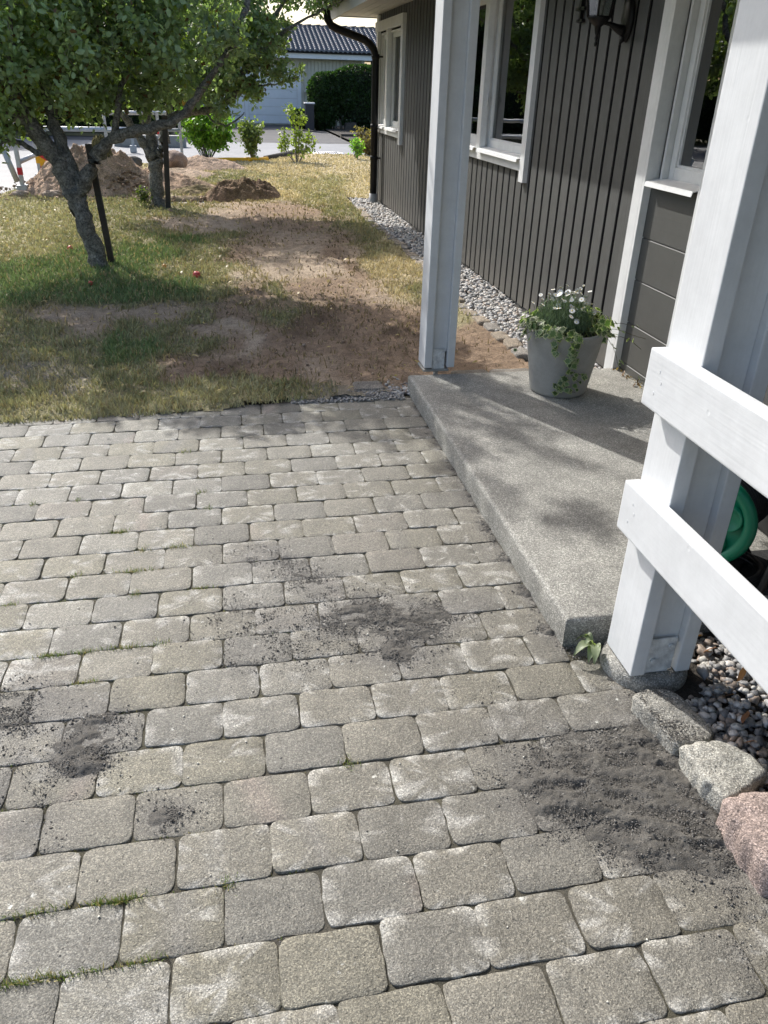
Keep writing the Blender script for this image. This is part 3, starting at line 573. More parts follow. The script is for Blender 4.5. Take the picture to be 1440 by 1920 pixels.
# ------------------------------------------------------------ porch slab
def slab():
    x0,x1,y0,y1,z=.968,2.33,1.832,4.215,.105
    nx,ny=70,120; xs_=np.linspace(0,1,nx);ys_=np.linspace(0,1,ny)
    # rounded profile: parametric border distance
    r=.016
    def edge(t,L):  # positions with dense samples at borders
        return t*L
    ex=np.unique(np.concatenate([[0,.002,.005,.009,.014,.02],np.linspace(.03,x1-x0,60)])); ey=np.unique(np.concatenate([[0,.002,.005,.009,.014,.02],np.linspace(.03,y1-y0-.03,110),[y1-y0-.02,y1-y0-.012,y1-y0-.006,y1-y0-.002,y1-y0]]))
    X,Y=np.meshgrid(ex,ey); nx,ny=len(ex),len(ey)
    def drop(d): d=np.clip(d,0,r); return r-np.sqrt(np.clip(r*r-(r-d)**2,0,None))
    Z=z-np.maximum(drop(X),np.maximum(drop(Y),drop(y1-y0-Y)))
    ch=(fbm(X*14,Y*14,91,4)-.5); Z+=.0022*ch+.0012*(fbm(X*70,Y*70,92,2)-.5)
    Xo=X+x0+np.where(X<.001,.005*(fbm(Y*25,Y*0,93,3)-.5)-.003*0,0); Yo=Y+y0+np.where(Y<.001,.008*(fbm(X*25,X*0,94,3)-.5),0)
    V=np.stack([Xo.ravel(),Yo.ravel(),Z.ravel()],1)
    i=np.arange((nx-1)*(ny-1)); a=(i//(nx-1))*nx+i%(nx-1); F=[np.stack([a,a+1,a+nx+1,a+nx],1)]
    # skirts
    bd=[np.arange(nx),np.arange(ny)*nx+nx-1,(np.arange(nx)+(ny-1)*nx)[::-1],(np.arange(ny)*nx)[::-1]]
    b=len(V);extra=[]
    for s_,idx in enumerate(bd):
        for zz in (.06,.03,-.05):
            W_=V[idx].copy(); W_[:,2]=zz; nn=.004*(fbm(W_[:,0]*40+zz*90,W_[:,1]*40,95,3)-.5)
            if s_==0: W_[:,1]+=nn
            if s_==3: W_[:,0]+=nn
            extra.append(W_)
        prev=idx
        for q in range(3):
            cur=b+np.arange(len(idx))+q*len(idx); F.append(np.stack([prev[1:],prev[:-1],cur[:-1],cur[1:]],1)); prev=cur
        b+=3*len(idx)
    V=np.concatenate([V]+extra)
    return npmesh('porch_slab',V-np.array([x0,y0,0]),F,M['slab'],smooth=True)
o=slab(); o.location=(.968,1.832,0); tag(o,'low rough washed concrete slab carrying the flower pot and the far white post','concrete slab')
# round concrete footing of the near post
mb=MB(); mb.lathe([(.0,.046),(.10,.046),(.118,.042),(.128,.030),(.132,.01),(.133,-.05)],(1.185,1.705,0),40)
o=mb.build('post_footing',M['slab']); tag(o,'round pale concrete footing under the near white post','footing')
# ============================================================ HOUSE
house=empty('house',(2.3,4.2,0),'dark grey timber house with vertical boarding and white window trim, on the right','house')
WX=2.29
wallmb=MB(); WIN=[(6.26,8.66,1.02,2.30),(11.02,12.62,.98,2.30)]
def wall_box(y0,y1,z0,z1,xa=WX,xb=WX+.028,mi=0):
    wallmb.mi=mi; wallmb.box((xa,y0,z0),(xb,y1,z1))
# backing (black gaps)
segs=[(4.30,6.26),(8.66,11.02),(12.62,12.80)]
for a,b in segs: wall_box(a,b,.03,2.7,WX+.007,WX+.07,1)
for (a,b,c,d) in WIN:
    wall_box(a,b,.03,c,WX+.007,WX+.07,1); wall_box(a,b,d,2.7,WX+.007,WX+.07,1)
yb=4.569-.154-.012
wall_box(4.30,4.551,.035,2.69)
y=4.587
k=0
while y<12.62:
    e=y+.154-.036
    holes=[w for w in WIN if y<w[1] and e>w[0]]
    if holes:
        w=holes[0]
        wall_box(y,e,.035+rng.uniform(-.004,.004),w[2]+.02); wall_box(y,e,w[3]-.02,2.69)
    else: wall_box(y,e,.035+rng.uniform(-.004,.004),2.69)
    y+=.154;k+=1
o=wallmb.build('wall',[M['clad'],M['gap']],house)
mb=MB(); mb.box((WX+.012,4.3,-.08),(WX+.2,12.78,.033)); mb.build('foundation',mat('foundation_strip',(.11,.105,.095),.85,var=.2,vscale=8,bump=.3,bscale=90),house)
mb=MB(); mb.box((WX-.02,12.64,.03),(WX+.03,12.80,2.44),.003); mb.box((WX-.02,12.803,.03),(WX+.12,12.825,2.44),.003); mb.build('corner_board',M['trim'],house)
mb=MB(); mb.box((WX+.1,12.70,-.08),(9,12.80,2.7)); mb.build('gable_wall',M['clad'],house)
# porch return: white corner board, recessed grey panel with horizontal boards
mb=MB(); mb.box((2.232,4.222,.03),(2.256,4.31,2.45),.003); mb.box((2.232,4.195,.03),(2.31,4.2215,2.45),.002); mb.box((2.2565,4.223,.03),(2.289,4.305,2.45)); mb.build('corner_board',M['trim'],house)
mb=MB()
zz=[-.02,.155,.39,.635,.865,1.15]
for a,b in zip(zz,zz[1:]):
    mb.prism([(2.275,a+.004),(2.275,b-.006),(2.283,b),(2.34,b),(2.34,a)],1,3.55,4.194)
mb.build('panel',M['panelgrey'],house)
mb=MB(); mb.box((2.24,3.53,.0),(2.262,3.672,2.45),.002); mb.box((2.2625,3.60,.0),(2.36,3.6715,1.05),.002); mb.build('corner_board',M['trim'],house)
mb=MB(); mb.box((2.285,-4,-.05),(2.36,3.53,2.6)); mb.build('porch_wall',M['panelgrey'],house)
# ---- windows: casing part with sub-parts
def window(y0,y1,z0,z1,mull,name='window',sillsegs=None,horn=.08,xf=2.252,curt=True,casing=True,casew=.10):
    c=MB()
    if casing:
        c.box((xf,y0-casew,z0-horn),(2.30,y0,z1+.02),.003)
        c.box((xf,y1,z0-horn),(2.30,y1+casew,z1+.02),.003)
        c.box((xf-.012,y0-casew-.04,z1+.0205),(2.30,y1+casew+.04,z1+.135),.003)
        c.box((xf+.006,y0+.001,z0-.005),(2.30,y1-.001,z0+.075),.003)
    for m_ in mull: c.box((xf+.003,m_-.055,z0+.0755),(2.31,m_+.055,z1+.019),.003)
    # jamb linings
    c.box((2.301,y0+.001,z0+.05),(2.40,y0+.022,z1)); c.box((2.301,y1-.022,z0+.05),(2.40,y1-.001,z1)); c.box((2.301,y0+.022,z1-.022),(2.40,y1-.022,z1)); c.box((2.311,y0+.0225,z0+.05),(2.42,y1-.0225,z0+.085))
    for m_ in mull: c.box((2.311,m_-.03,z0+.086),(2.40,m_+.03,z1-.0225))
    w=c.build(name,M['trim'],house)
    eds=[y0+.022]+[v for m_ in mull for v in (m_-.03,m_+.03)]+[y1-.022]
    for a,b in zip(eds[::2],eds[1::2]):
        s=MB(); t=.052; zb=z0+.088; zt=z1-.024; a+=.003;b-=.003
        s.box((2.335,a,zb),(2.378,a+t,zt),.003); s.box((2.335,b-t,zb),(2.378,b,zt),.003); s.box((2.336,a+t,zb),(2.377,b-t,zb+.07),.003); s.box((2.336,a+t,zt-t),(2.377,b-t,zt),.003)
        s.box((2.345,a+t,zb+.0705),(2.370,a+t+.012,zt-t)); s.box((2.345,b-t-.012,zb+.0705),(2.370,b-t,zt-t)); s.box((2.345,a+t+.0125,zb+.0705),(2.370,b-t-.0125,zb+.083))
        s.build('sash',M['trim'],w)
        g=MB(); g.box((2.357,a+t+.0125,zb+.084),(2.361,b-t-.0125,zt-t)); g.build('pane',M['glass'],w)
        if curt:
            q=MB(); n_=14
            for yy0,yy1 in ((b-.28,b-.03),):
                P=[(2.425+.018*math.sin(i_*1.7)+.006*math.sin(i_*3.1),yy0+(yy1-yy0)*i_/40) for i_ in range(41)]
                for p_,q_ in zip(P,P[1:]): q.poly([(p_[0],p_[1],zb),(q_[0],q_[1],zb),(q_[0],q_[1],zt),(p_[0],p_[1],zt)])
            q.build('curtain',M['curtain'],w)
    for a,b in (sillsegs or [(y0,y1)]):
        s=MB(); s.prism([(2.31,z0+.094),(2.225,z0+.078),(2.219,z0+.060),(2.222,z0+.058),(2.228,z0+.0745),(2.31,z0+.089)],1,a+.002,b-.002) if False else None
        V=[(2.33,z0+.100),(2.232,z0+.082),(2.226,z0+.058),(2.229,z0+.057),(2.236,z0+.078),(2.33,z0+.095)]
        s.prism([(p[0],p[1]) for p in V],1,a+.004,b-.004); s.build('sill',M['trim'],w)
    return w
w1=window(6.26,8.66,1.02,2.30,[7.42],sillsegs=[(6.275,7.365),(7.475,8.6)])
h=MB(); h.cyl((2.30,7.365,1.49),(2.335,7.345,1.49),.004,n=8); h.cyl((2.30,7.36,1.49),(2.306,7.356,1.49),.024,n=20); h.cyl((2.30,7.36,1.44),(2.30,7.36,1.54),.006,n=8); h.build('window_stay',M['trim'],w1)
w2=window(11.02,12.62,.98,2.22,[11.95],sillsegs=[(11.03,11.89),(12.01,12.6)],casew=.12)
# porch window (the near one): frame, sill; left jamb visible
w3=window(3.36,4.17,1.075,2.45,[],xf=2.262,casing=False,sillsegs=[(3.70,4.19)],curt=True)
# interior
mb=MB(); mb.box((2.85,3.0,.2),(2.9,12.6,2.75)); mb.box((2.40,3.0,.1),(2.9,12.6,.2)); mb.box((2.40,3.0,2.68),(2.9,12.6,2.75)); mb.box((2.40,12.55,.2),(2.85,12.6,2.68)); mb.box((2.4,3.0,.2),(2.85,3.05,2.68)); mb.box((2.4,5.2,.2),(2.85,5.25,2.68)); mb.box((2.4,9.6,.2),(2.85,9.65,2.68)); mb.build('interior_wall',M['dark'],house)
# soffit: boards running along the wall, open joints
mb=MB(); x=1.68
while x<2.285:
    e=min(x+.118,2.288); mb.box((x,4.6,2.452),(e,13.25,2.470)); x+=.124
mb.box((1.68,4.6,2.474),(2.9,13.28,2.5)); mb.box((2.289,12.86,2.452),(9,13.25,2.47)); mb.build('soffit',M['soffit'],house)
mb=MB(); mb.box((1.64,4.6,2.38),(1.672,13.28,2.62),.003); mb.box((1.64,13.281,2.44),(9,13.31,2.66)); mb.build('fascia',M['soffit'],house)
mb=MB(); mb.prism([(1.52,2.63),(9,4.4),(9,4.5),(1.50,2.68)],1,4.55,13.4); mb.build('roof',M['gap'],house)
mb=MB(); pr=[(.065*math.cos(a),.065*math.sin(a)) for a in np.linspace(math.pi,2*math.pi,13)]; pr2=[(.060*math.cos(a),.060*math.sin(a)) for a in np.linspace(2*math.pi,math.pi,13)]
mb.prism([(1.565+p[0],2.60+p[1]) for p in pr+pr2],1,4.6,13.35); mb.build('gutter',M['black'],house)
# porch roof over the slab
mb=MB(); mb.box((.72,-3,2.46),(2.285,4.50,2.50)); mb.box((.70,-3,2.40),(.74,4.53,2.60)); mb.box((.74,4.50,2.40),(2.29,4.53,2.60)); mb.box((1.09,-2.9,2.30),(1.24,4.44,2.459)); mb.build('porch_roof',M['soffit'],house)
# downpipe
dp=MB(); X=2.19;Y=12.42; r=.051
dp.tube([(1.50,Y,2.60),(1.50,Y,2.46),(1.515,Y,2.35),(1.565,Y,2.28),(1.64,Y,2.245),(2.02,Y,2.13),(2.10,Y,2.085),(2.16,Y,2.02),(X,Y,1.93),(X,Y,1.2),(X,Y,.12)],r,18)
d=dp.build('downpipe',M['black'],house)
for z_ in (.63,1.05,1.93):
    mb=MB(); mb.lathe([(r+.001,-.03),(r+.006,-.028),(r+.006,.028),(r+.001,.03)],(X,Y,z_),20); mb.box((X+.04,Y-.012,z_-.012),(WX+.005,Y+.012,z_+.012)); mb.build('pipe_clamp',M['black'],d)
mb=MB(); mb.lathe([(r+.001,.14),(r+.012,.14),(r+.012,.0),(r+.012,-.05)],(X,Y,0),24); mb.build('drain_socket',M['greyplastic'],d)
settle(house)
# ---- far post on the slab
def post(root,x0,x1,y0,y1,zb,zt,tf=.045,raised=.0,name_board='board',parent=None):
    """two planks on edge with a recessed spacer between them, steel shoe at the foot"""
    p=parent or root
    s=MB(); s.box((x0+tf+.001,y0+.028,zb+.09),(x1-tf-.001,y1-.028,zt)); s.build('spacer',M['white'],p)
    for a,b in ((x0,x0+tf),(x1-tf,x1)):
        q=MB(); vs=q.box((a,y0,zb),(b,y1,zt),.004); q.build(name_board,M['white'],p)
    q=MB(); q.box((x0+tf+.004,y0+.016,zb-.01),(x1-tf-.012,y0+.021,zb+.108),.001)
    for bx_,bz in ((x0+tf+.025,zb+.035),(x1-tf-.03,zb+.083)):
        q.cyl((bx_,y0+.016,bz),(bx_,y0+.008,bz),.008,n=10)
    q.box((x0+tf+.004,y1-.021,zb-.01),(x1-tf-.012,y1-.016,zb+.108),.001); q.box((x0+tf+.01,y0+.022,zb-.012),(x1-tf-.018,y1-.022,zb-.004))
    q.cyl(((x0+x1)/2,(y0+y1)/2,zb-.012),((x0+x1)/2,(y0+y1)/2,zb-.09),.014,n=10)
    return q.build('steel_shoe',mat('painted_shoe',(.62,.63,.62),.6,var=.3,vscale=40,bump=.4,bscale=90),p)
pr=empty('porch_post',(1.165,4.33,.105),'white double plank post at the far end of the slab, holding the porch roof','post','white porch posts')
post(pr,1.072,1.252,4.25,4.41,.128,2.30)
q=MB(); q.box((1.066,4.25,.1055),(1.22,4.40,.118),.003); q.build('base_plate',M['potm'],pr)
settle(pr)
# ---- near post with the two rails
pr=empty('porch_railing',(1.175,1.68,0),'white painted railing of two wide boards nailed to the near double plank post','railing','white porch posts')
ps=MB(); ps.box((1.127,1.628,.150),(1.224,1.734,2.30)); P=ps.build('post',M['white'],pr)
for a,b in ((1.080,1.126),(1.225,1.271)):
    q=MB(); q.box((a,1.60,.056),(b,1.762,2.30),.004); q.build('board',M['white'],P)
q=MB(); q.box((1.131,1.612,.06),(1.215,1.617,.178),.001)
for bx_,bz in ((1.15,.10),(1.197,.15)): q.cyl((bx_,1.612,bz),(bx_,1.604,bz),.009,n=10)
q.box((1.135,1.618,.049),(1.21,1.74,.055)); q.build('steel_shoe',mat('painted_shoe_worn',(.60,.61,.60),.6,var=.35,vscale=26,bump=.5,bscale=70),P)
for z0,z1 in ((.483,.632),(.858,1.008)):
    q=MB(); q.box((1.034,-1.6,z0),(1.0795,1.762,z1),.005)
    rl=q.build('rail',M['whiterail'],pr)
    for (yy_,zz_) in ((1.70,z1-.045),(1.71,z0+.045),(1.685,z0+.08)):
        q=MB(); q.cyl((1.0342,yy_,zz_),(1.0332,yy_,zz_),.0045,n=8); q.build('nail_head',M['whiterail'],rl)
settle(pr)
# ---- wall lantern
ln=empty('wall_lantern',(2.285,4.93,1.9),'black wrought lantern with glass panes mounted on the grey boarded wall','wall lamp')
q=MB(); q.lathe([(.0,-.006),(.055,-.006),(.060,.0),(.056,.012),(.040,.02),(.0,.022)],(0,0,0),24)
bmesh.ops.scale(q.bm,vec=(1.7,1,1),verts=q.bm.verts[:]); bmesh.ops.rotate(q.bm,cent=(0,0,0),matrix=Matrix.Rotation(-math.pi/2,3,'Y'),verts=q.bm.verts[:]); bmesh.ops.translate(q.bm,vec=(2.283,4.93,1.90),verts=q.bm.verts[:])
q.tube([(2.27,4.93,1.85),(2.25,4.93,1.852),(2.22,4.93,1.862),(2.19,4.93,1.875),(2.165,4.93,1.878),(2.13,4.93,1.878)],[.028,.024,.017,.011,.009,.009],10)
q.tube([(2.275,4.93,1.83),(2.262,4.93,1.805),(2.255,4.93,1.79)],[.018,.012,.004],8)
q.build('bracket',M['black'],ln)
LX=2.125;LY=4.93
q=MB(); q.lathe([(.0,1.775),(.006,1.778),(.009,1.79),(.005,1.80),(.010,1.812),(.006,1.822),(.012,1.835),(.016,1.85),(.018,1.862),(.035,1.872),(.060,1.895),(.064,1.905),(.0,1.906)],(LX,LY,0),6)
n6=6
for k in range(n6):
    a=2*math.pi*k/n6; q.tube([(LX+.060*math.cos(a),LY+.060*math.sin(a),1.90),(LX+.098*math.cos(a),LY+.098*math.sin(a),2.13)],.0055,6)
q.lathe([(.100,2.125),(.108,2.13),(.108,2.145),(.085,2.17),(.04,2.22),(.02,2.24),(.0,2.25)],(LX,LY,0),6); q.build('lantern_body',M['black'],ln)
for k in range(n6):
    a=2*math.pi*k/n6;b=2*math.pi*(k+1)/n6; q=MB(); q.poly([(LX+.058*math.cos(a),LY+.058*math.sin(a),1.907),(LX+.058*math.cos(b),LY+.058*math.sin(b),1.907),(LX+.095*math.cos(b),LY+.095*math.sin(b),2.125),(LX+.095*math.cos(a),LY+.095*math.sin(a),2.125)]); q.build('pane',M['glass'],ln)
q=MB(); q.cyl((LX,LY,1.907),(LX,LY,1.95),.018,n=12); q.lathe([(.018,1.951),(.03,1.99),(.032,2.02),(.02,2.05),(0,2.06)],(LX,LY,0),14); q.build('bulb',mat('frosted_bulb',(.55,.58,.56),.35),ln)
settle(ln); ln.scale=(1.12,1.12,1.12); ln.location.y-=.13; ln.location.z+=.035
# ---- house number digit
q=MB(); Yc=5.46; x=2.262
q.box((x,Yc-.012,1.96),(x+.022,Yc+.012,2.17)); q.box((x,Yc-.045,1.955),(x+.021,Yc+.045,1.972)); q.box((x,Yc-.06,2.018),(x+.021,Yc+.075,2.036))
r_=Matrix.Rotation(R(-28),3,'X'); q.box((x+.001,Yc+.02,2.03),(x+.021,Yc+.04,2.19),rot=Matrix.Rotation(R(24),3,'X'),org=(x,Yc+.06,2.03))
o=q.build('house_number',M['black']); bmesh; tag(o,'black iron figure 4 on the grey wall, far side of the lantern','house number')
# ============================================================ POT + PLANTS
PX,PY,PZ=1.752,3.88,.105
pot=empty('flower_pot',(PX,PY,PZ),'pale grey tapered concrete pot on the porch slab','flower pot')
q=MB(); H_=.345; q.lathe([(0,.0),(.146,.0),(.154,.006),(.157,.02),(.178,.15),(.203,.30),(.211,.335),(.213,.345),(.206,.350),(.193,.348),(.190,.335),(.182,.30)],(PX,PY,PZ),64)
q.build('shell',M['potm'],pot)
V,F,T=stone_mesh([(PX+.186*math.cos(a),PY+.186*math.sin(a)) for a in np.linspace(0,6.28,40)[:-1]],PZ+.25,PZ+.315,bev=.01,noise=.012,nseg=60,seed=3,rings=7)
npmesh('soil',V,[F,T],M['earth'],pot,smooth=True); settle(pot)
def tubes_np(paths,rads,n=5):
    """many thin tubes; paths list of (k,3) arrays"""
    Vs=[];Fs=[];b=0;an=np.arange(n)/n*2*np.pi
    for P,r in zip(paths,rads):
        P=np.asarray(P);k=len(P); t=np.gradient(P,axis=0); t/=np.linalg.norm(t,axis=1)[:,None]+1e-9
        ref=np.where(np.abs(t[:,2:3])>.9,np.array([[1.,0,0]]),np.array([[0,0,1.]])); u=np.cross(t,ref);u/=np.linalg.norm(u,axis=1)[:,None]+1e-9;w=np.cross(t,u)
        rr=np.broadcast_to(np.asarray(r,float).reshape(-1,1,1),(k,1,1)) if np.ndim(r) else np.full((k,1,1),r)
        V=P[:,None]+rr*(u[:,None]*np.cos(an)[None,:,None]+w[:,None]*np.sin(an)[None,:,None]); Vs.append(V.reshape(-1,3))
        i=(np.arange(k-1)[:,None]*n+np.arange(n)[None]).ravel(); j=(np.arange(k-1)[:,None]*n+(np.arange(n)[None]+1)%n).ravel()
        Fs.append(np.stack([i,j,j+n,i+n],1)+b); b+=k*n
    return np.concatenate(Vs),np.concatenate(Fs)
# daisy bush: needle leaves, wiry stems, white flowers
ds=empty('daisy_plant',(PX,PY,PZ+.3),'feathery green daisy plant with small white flowers in the middle of the pot','plant')
n=7500; th=rng.uniform(0,6.28,n); rr=np.sqrt(rng.random(n))*.155; x=PX-.02+rr*np.cos(th); y=PY+rr*np.sin(th); hmax=(.12+.12*rng.random(n))*np.sqrt(np.clip(1-(rr/.19)**2,0,1))
z=PZ+.31+hmax*rng.random(n)**.55
c=np.array([.12,.175,.10])*rng.uniform(.5,1.7,(n,1))
o=blades('foliage',x,y,z-.012,rng.uniform(.014,.034,n),np.full(n,.0013),c,1.0,ds)
paths=[];fl=[]
for k in range(64):
    a=rng.uniform(0,6.28); r0=rng.uniform(0,.10); r1=r0+rng.uniform(.0,.09); hh=rng.uniform(.185,.27)+ (.05 if k%7==0 else 0) - r1*.5
    p0=np.array([PX-.02+r0*math.cos(a),PY+r0*math.sin(a),PZ+.32]); p2=np.array([PX-.02+r1*math.cos(a),PY+r1*math.sin(a),PZ+.31+hh]); p1=(p0+p2)/2+rng.normal(0,.008,3)
    paths.append(np.array([p0,p1,p2])); fl.append(p2)
V,F=tubes_np(paths,[.0009]*len(paths),4); npmesh('stems',V,F,M['grass'],ds,col=np.array([.10,.15,.05]))
def flower(open_=True):
    q=MB(); q.mi=0
    for k in range(11):
        a=2*math.pi*k/11; ca,sa=math.cos(a),math.sin(a); L=.0150 if open_ else .009; up=.001 if open_ else .006; w=.0032
        q.poly([(ca*.002-sa*-w*.5,sa*.002+ca*-w*.5,0),(ca*.002-sa*w*.5,sa*.002+ca*w*.5,0),(ca*L*.8-sa*w,sa*L*.8+ca*w,up),(ca*L,sa*L,up*.6),(ca*L*.8+sa*w,sa*L*.8-ca*w,up)])
    q.mi=1; q.lathe([(0,.003),(.002,.0027),(.0033,.0012),(.0035,-.001)],(0,0,0),8)
    me=bpy.data.meshes.new('flower'); q.bm.to_mesh(me); q.bm.free(); return me
FM=[flower(True),flower(False)]
pt=mat('white_petal',(.82,.82,.78),.6); yc=mat('yellow_centre',(.75,.55,.08),.7)
for f_ in FM:
    f_.materials.append(pt); f_.materials.append(yc)
settle(ds)
for k,p in enumerate(fl):
    o=bpy.data.objects.new('flower',FM[0 if k%4 else 1]); COL.objects.link(o); o.parent=ds; o.location=Vector(p)-ds.location; o.rotation_euler=(rng.uniform(-.7,.9),rng.uniform(-.7,.7),0); s_=rng.uniform(.8,1.15); o.scale=(s_,s_,s_)
# ivy
iv=empty('ivy_plant',(PX,PY,PZ+.31),'variegated ivy with cream edged leaves trailing over the rim of the pot','plant')
def ivy_leaf_np(P,N_,A,s,dark):
    """lobed leaf: centre fan + cream margin ring"""
    ol=np.array([(0,-.35),(.30,-.52),(.55,-.15),(.92,-.05),(.55,.25),(.42,.62),(.15,.55),(0,1.05),(-.15,.55),(-.42,.62),(-.55,.25),(-.92,-.05),(-.55,-.15),(-.30,-.52)])
    inn=ol*np.array([.74,.74]); m_=len(ol)
    n=len(P); N_=N_/np.linalg.norm(N_,axis=1)[:,None]; A=A-N_*(A*N_).sum(1)[:,None]; A/=np.linalg.norm(A,axis=1)[:,None]; B=np.cross(N_,A)
    pts=np.concatenate([ol,inn,inn*.9,[[0,0]]]); zz=np.concatenate([-.12*np.abs(ol[:,0]),-.04*np.abs(inn[:,0]),-.03*np.abs(inn[:,0]),[.06]])
    V=P[:,None]+s[:,None,None]*(A[:,None]*pts[None,:,1:2]+B[:,None]*pts[None,:,0:1]+N_[:,None]*zz[None,:,None])
    k=len(pts); i=np.arange(m_);j=(i+1)%m_
    F4=np.concatenate([np.stack([i,j,m_+j,m_+i],1),np.stack([m_+i,m_+j,2*m_+j,2*m_+i],1)]); F3=np.stack([2*m_+i,2*m_+j,np.full(m_,3*m_)],1)
    off=(np.arange(n)*k)[:,None,None]
    cream=np.array([.50,.52,.34]); c=np.empty((n,k,3)); c[:,:m_]=cream*rng.uniform(.7,1.1,(n,1,1)); g=np.array([.085,.135,.05])*dark[:,None,None]; c[:,m_:2*m_]=cream*.45+g*.55; c[:,2*m_:]=g
    return V.reshape(-1,3),(F4[None]+off).reshape(-1,4),(F3[None]+off).reshape(-1,3),c.reshape(-1,3)
LP=[];LN=[];LA=[];LS=[];paths=[]
def vine(pts,dens,s0,out=.012,spread=.02):
    pts=[np.array(p,float) for p in pts]; P=[]
    for a,b in zip(pts,pts[1:]):
        for t in np.linspace(0,1,6)[:-1]: P.append(a+(b-a)*t)
    P.append(pts[-1]); P=np.array(P); P[1:-1]+=rng.normal(0,.0015,(len(P)-2,3)); paths.append(P)
    L=sum(np.linalg.norm(b-a) for a,b in zip(P,P[1:])); 
    for k in range(int(L*dens)):
        t=rng.random()*(len(P)-1); i_=int(t); p=P[i_]+(P[min(i_+1,len(P)-1)]-P[i_])*(t-i_)
        d=np.array([p[0]-PX,p[1]-PY,0]); d/=np.linalg.norm(d)+1e-6
        N_=d*.9+np.array([0,0,.55])+rng.normal(0,.35,3)
        LP.append(p+N_/np.linalg.norm(N_)*out*rng.uniform(.3,1.3)+rng.normal(0,spread*.35,3)); LN.append(N_); LA.append(np.array([0,0,-1])+rng.normal(0,.5,3)); LS.append(s0*1.3*rng.uniform(.7,1.2))
def rim(a,r,z): return (PX+r*math.cos(R(a)),PY+r*math.sin(R(a)),PZ+z)
# main trail down the front
vine([rim(-100,.16,.34),rim(-102,.215,.352),rim(-101,.222,.30),rim(-100,.210,.22),rim(-104,.200,.15),rim(-108,.195,.10),rim(-112,.19,.06)],75,.021)
vine([rim(-95,.16,.34),rim(-96,.22,.35),rim(-97,.215,.27),rim(-96,.205,.2)],70,.022)
vine([rim(-106,.198,.11),rim(-100,.19,.075),rim(-92,.19,.055),rim(-84,.19,.05)],95,.017,spread=.03)
vine([rim(-108,.196,.10),rim(-114,.185,.07),rim(-118,.185,.045)],110,.017,spread=.03)
vine([rim(-96,.21,.17),rim(-84,.203,.155),rim(-74,.196,.135),rim(-64,.192,.13)],42,.018)
vine([rim(-97,.20,.155),rim(-90,.20,.13),rim(-80,.195,.105)],40,.016)
# collar over the rim, left and right
for a in list(range(-235,-110,7)):
    vine([rim(a,.12,.325),rim(a+4,.19,.37+rng.uniform(-.01,.02)),rim(a+7,.228,.35+rng.uniform(-.03,.02))],62,.024,spread=.04)
for a in list(range(-62,50,8)):
    vine([rim(a,.10,.325),rim(a+3,.17,.385+rng.uniform(-.01,.03)),rim(a+6,.225,.375+rng.uniform(-.03,.04))],60,.025,spread=.045)
vine([rim(-128,.2,.36),rim(-126,.225,.33),rim(-124,.215,.27)],70,.02)
# long wisps to the right
vine([rim(-25,.19,.36),rim(-22,.27,.36),rim(-18,.36,.33),rim(-16,.43,.31)],26,.014)
vine([rim(-30,.2,.35),rim(-25,.26,.27),rim(-20,.31,.16),rim(-18,.37,.10),rim(-16,.45,.08),rim(-18,.52,.07)],16,.016)
vine([rim(-15,.2,.37),rim(-10,.30,.38),rim(-8,.40,.36)],24,.014)
vine([rim(-35,.2,.36),rim(-28,.26,.33),rim(-24,.33,.32),rim(-20,.41,.26)],18,.013)
vine([rim(-170,.2,.35),rim(-168,.27,.33),rim(-166,.31,.25)],18,.014)
V,F=tubes_np(paths,[.0013]*len(paths),5); npmesh('stems',V,F,M['grass'],iv,col=np.array([.09,.075,.04]))
LP=np.array(LP);LN=np.array(LN);LA=np.array(LA);LS=np.array(LS)
V,F4,F3,c=ivy_leaf_np(LP,LN,LA,LS,rng.uniform(.6,1.7,len(LP))); npmesh('leaves',V,[F4,F3],M['leaf'],iv,col=c)
settle(iv)
# weed by the end of the slab
wd=empty('weed',(1.03,1.76,0),'pale green weed with long soft leaves growing between slab end and near post','weed')
q=[];P=[];cV=[];cF=[];b=0
for k in range(9):
    a=R(rng.uniform(110,290)) if k else R(200); L=rng.uniform(.04,.085); w=L*.19; rise=rng.uniform(.02,.06)
    d=np.array([math.cos(a),math.sin(a),0]); s_=np.array([-math.sin(a),math.cos(a),0]); V=[]
    for t in np.linspace(0,1,7):
        c0=np.array([1.045,1.775,.03])+d*L*t+np.array([0,0,rise*math.sin(t*2.4)-.03*t*t]); ww=w*math.sin(math.pi*min(1,t*.92+.06))**.8
        V+= [c0-s_*ww+np.array([0,0,.006]),c0,c0+s_*ww+np.array([0,0,.006])]
    cV+=V
    for i_ in range(6):
        o_=b+i_*3; cF+=[[o_,o_+1,o_+4,o_+3],[o_+1,o_+2,o_+5,o_+4]]
    b+=21
npmesh('leaves',np.array(cV),np.array(cF),M['leaf'],wd,col=np.array([.25,.29,.18]),smooth=True)
q=MB(); q.tube([(1.045,1.775,-.02),(1.046,1.776,.02),(1.045,1.775,.045)],[.006,.006,.004],6); q.build('stem',M['stake'],wd); settle(wd)
# dry leaves along the wall on the slab
n=60; y=rng.uniform(3.3,4.18,n); x=2.265-np.abs(rng.normal(0,.022,n))
tag(cards('dry_leaf_litter',x,y,np.full(n,.112),rng.uniform(.008,.02,n),np.array([.16,.10,.06])*rng.uniform(.5,1.8,(n,1)),M['leaf'],1.2),kind='stuff')
n=40; x=rng.uniform(1.25,1.8,n); y=rng.uniform(.9,1.8,n)
tag(cards('brown_leaf_litter',x,y,np.full(n,.035),rng.uniform(.012,.024,n),np.array([.22,.10,.05])*rng.uniform(.5,1.5,(n,1)),M['leaf'],1.2),kind='stuff')
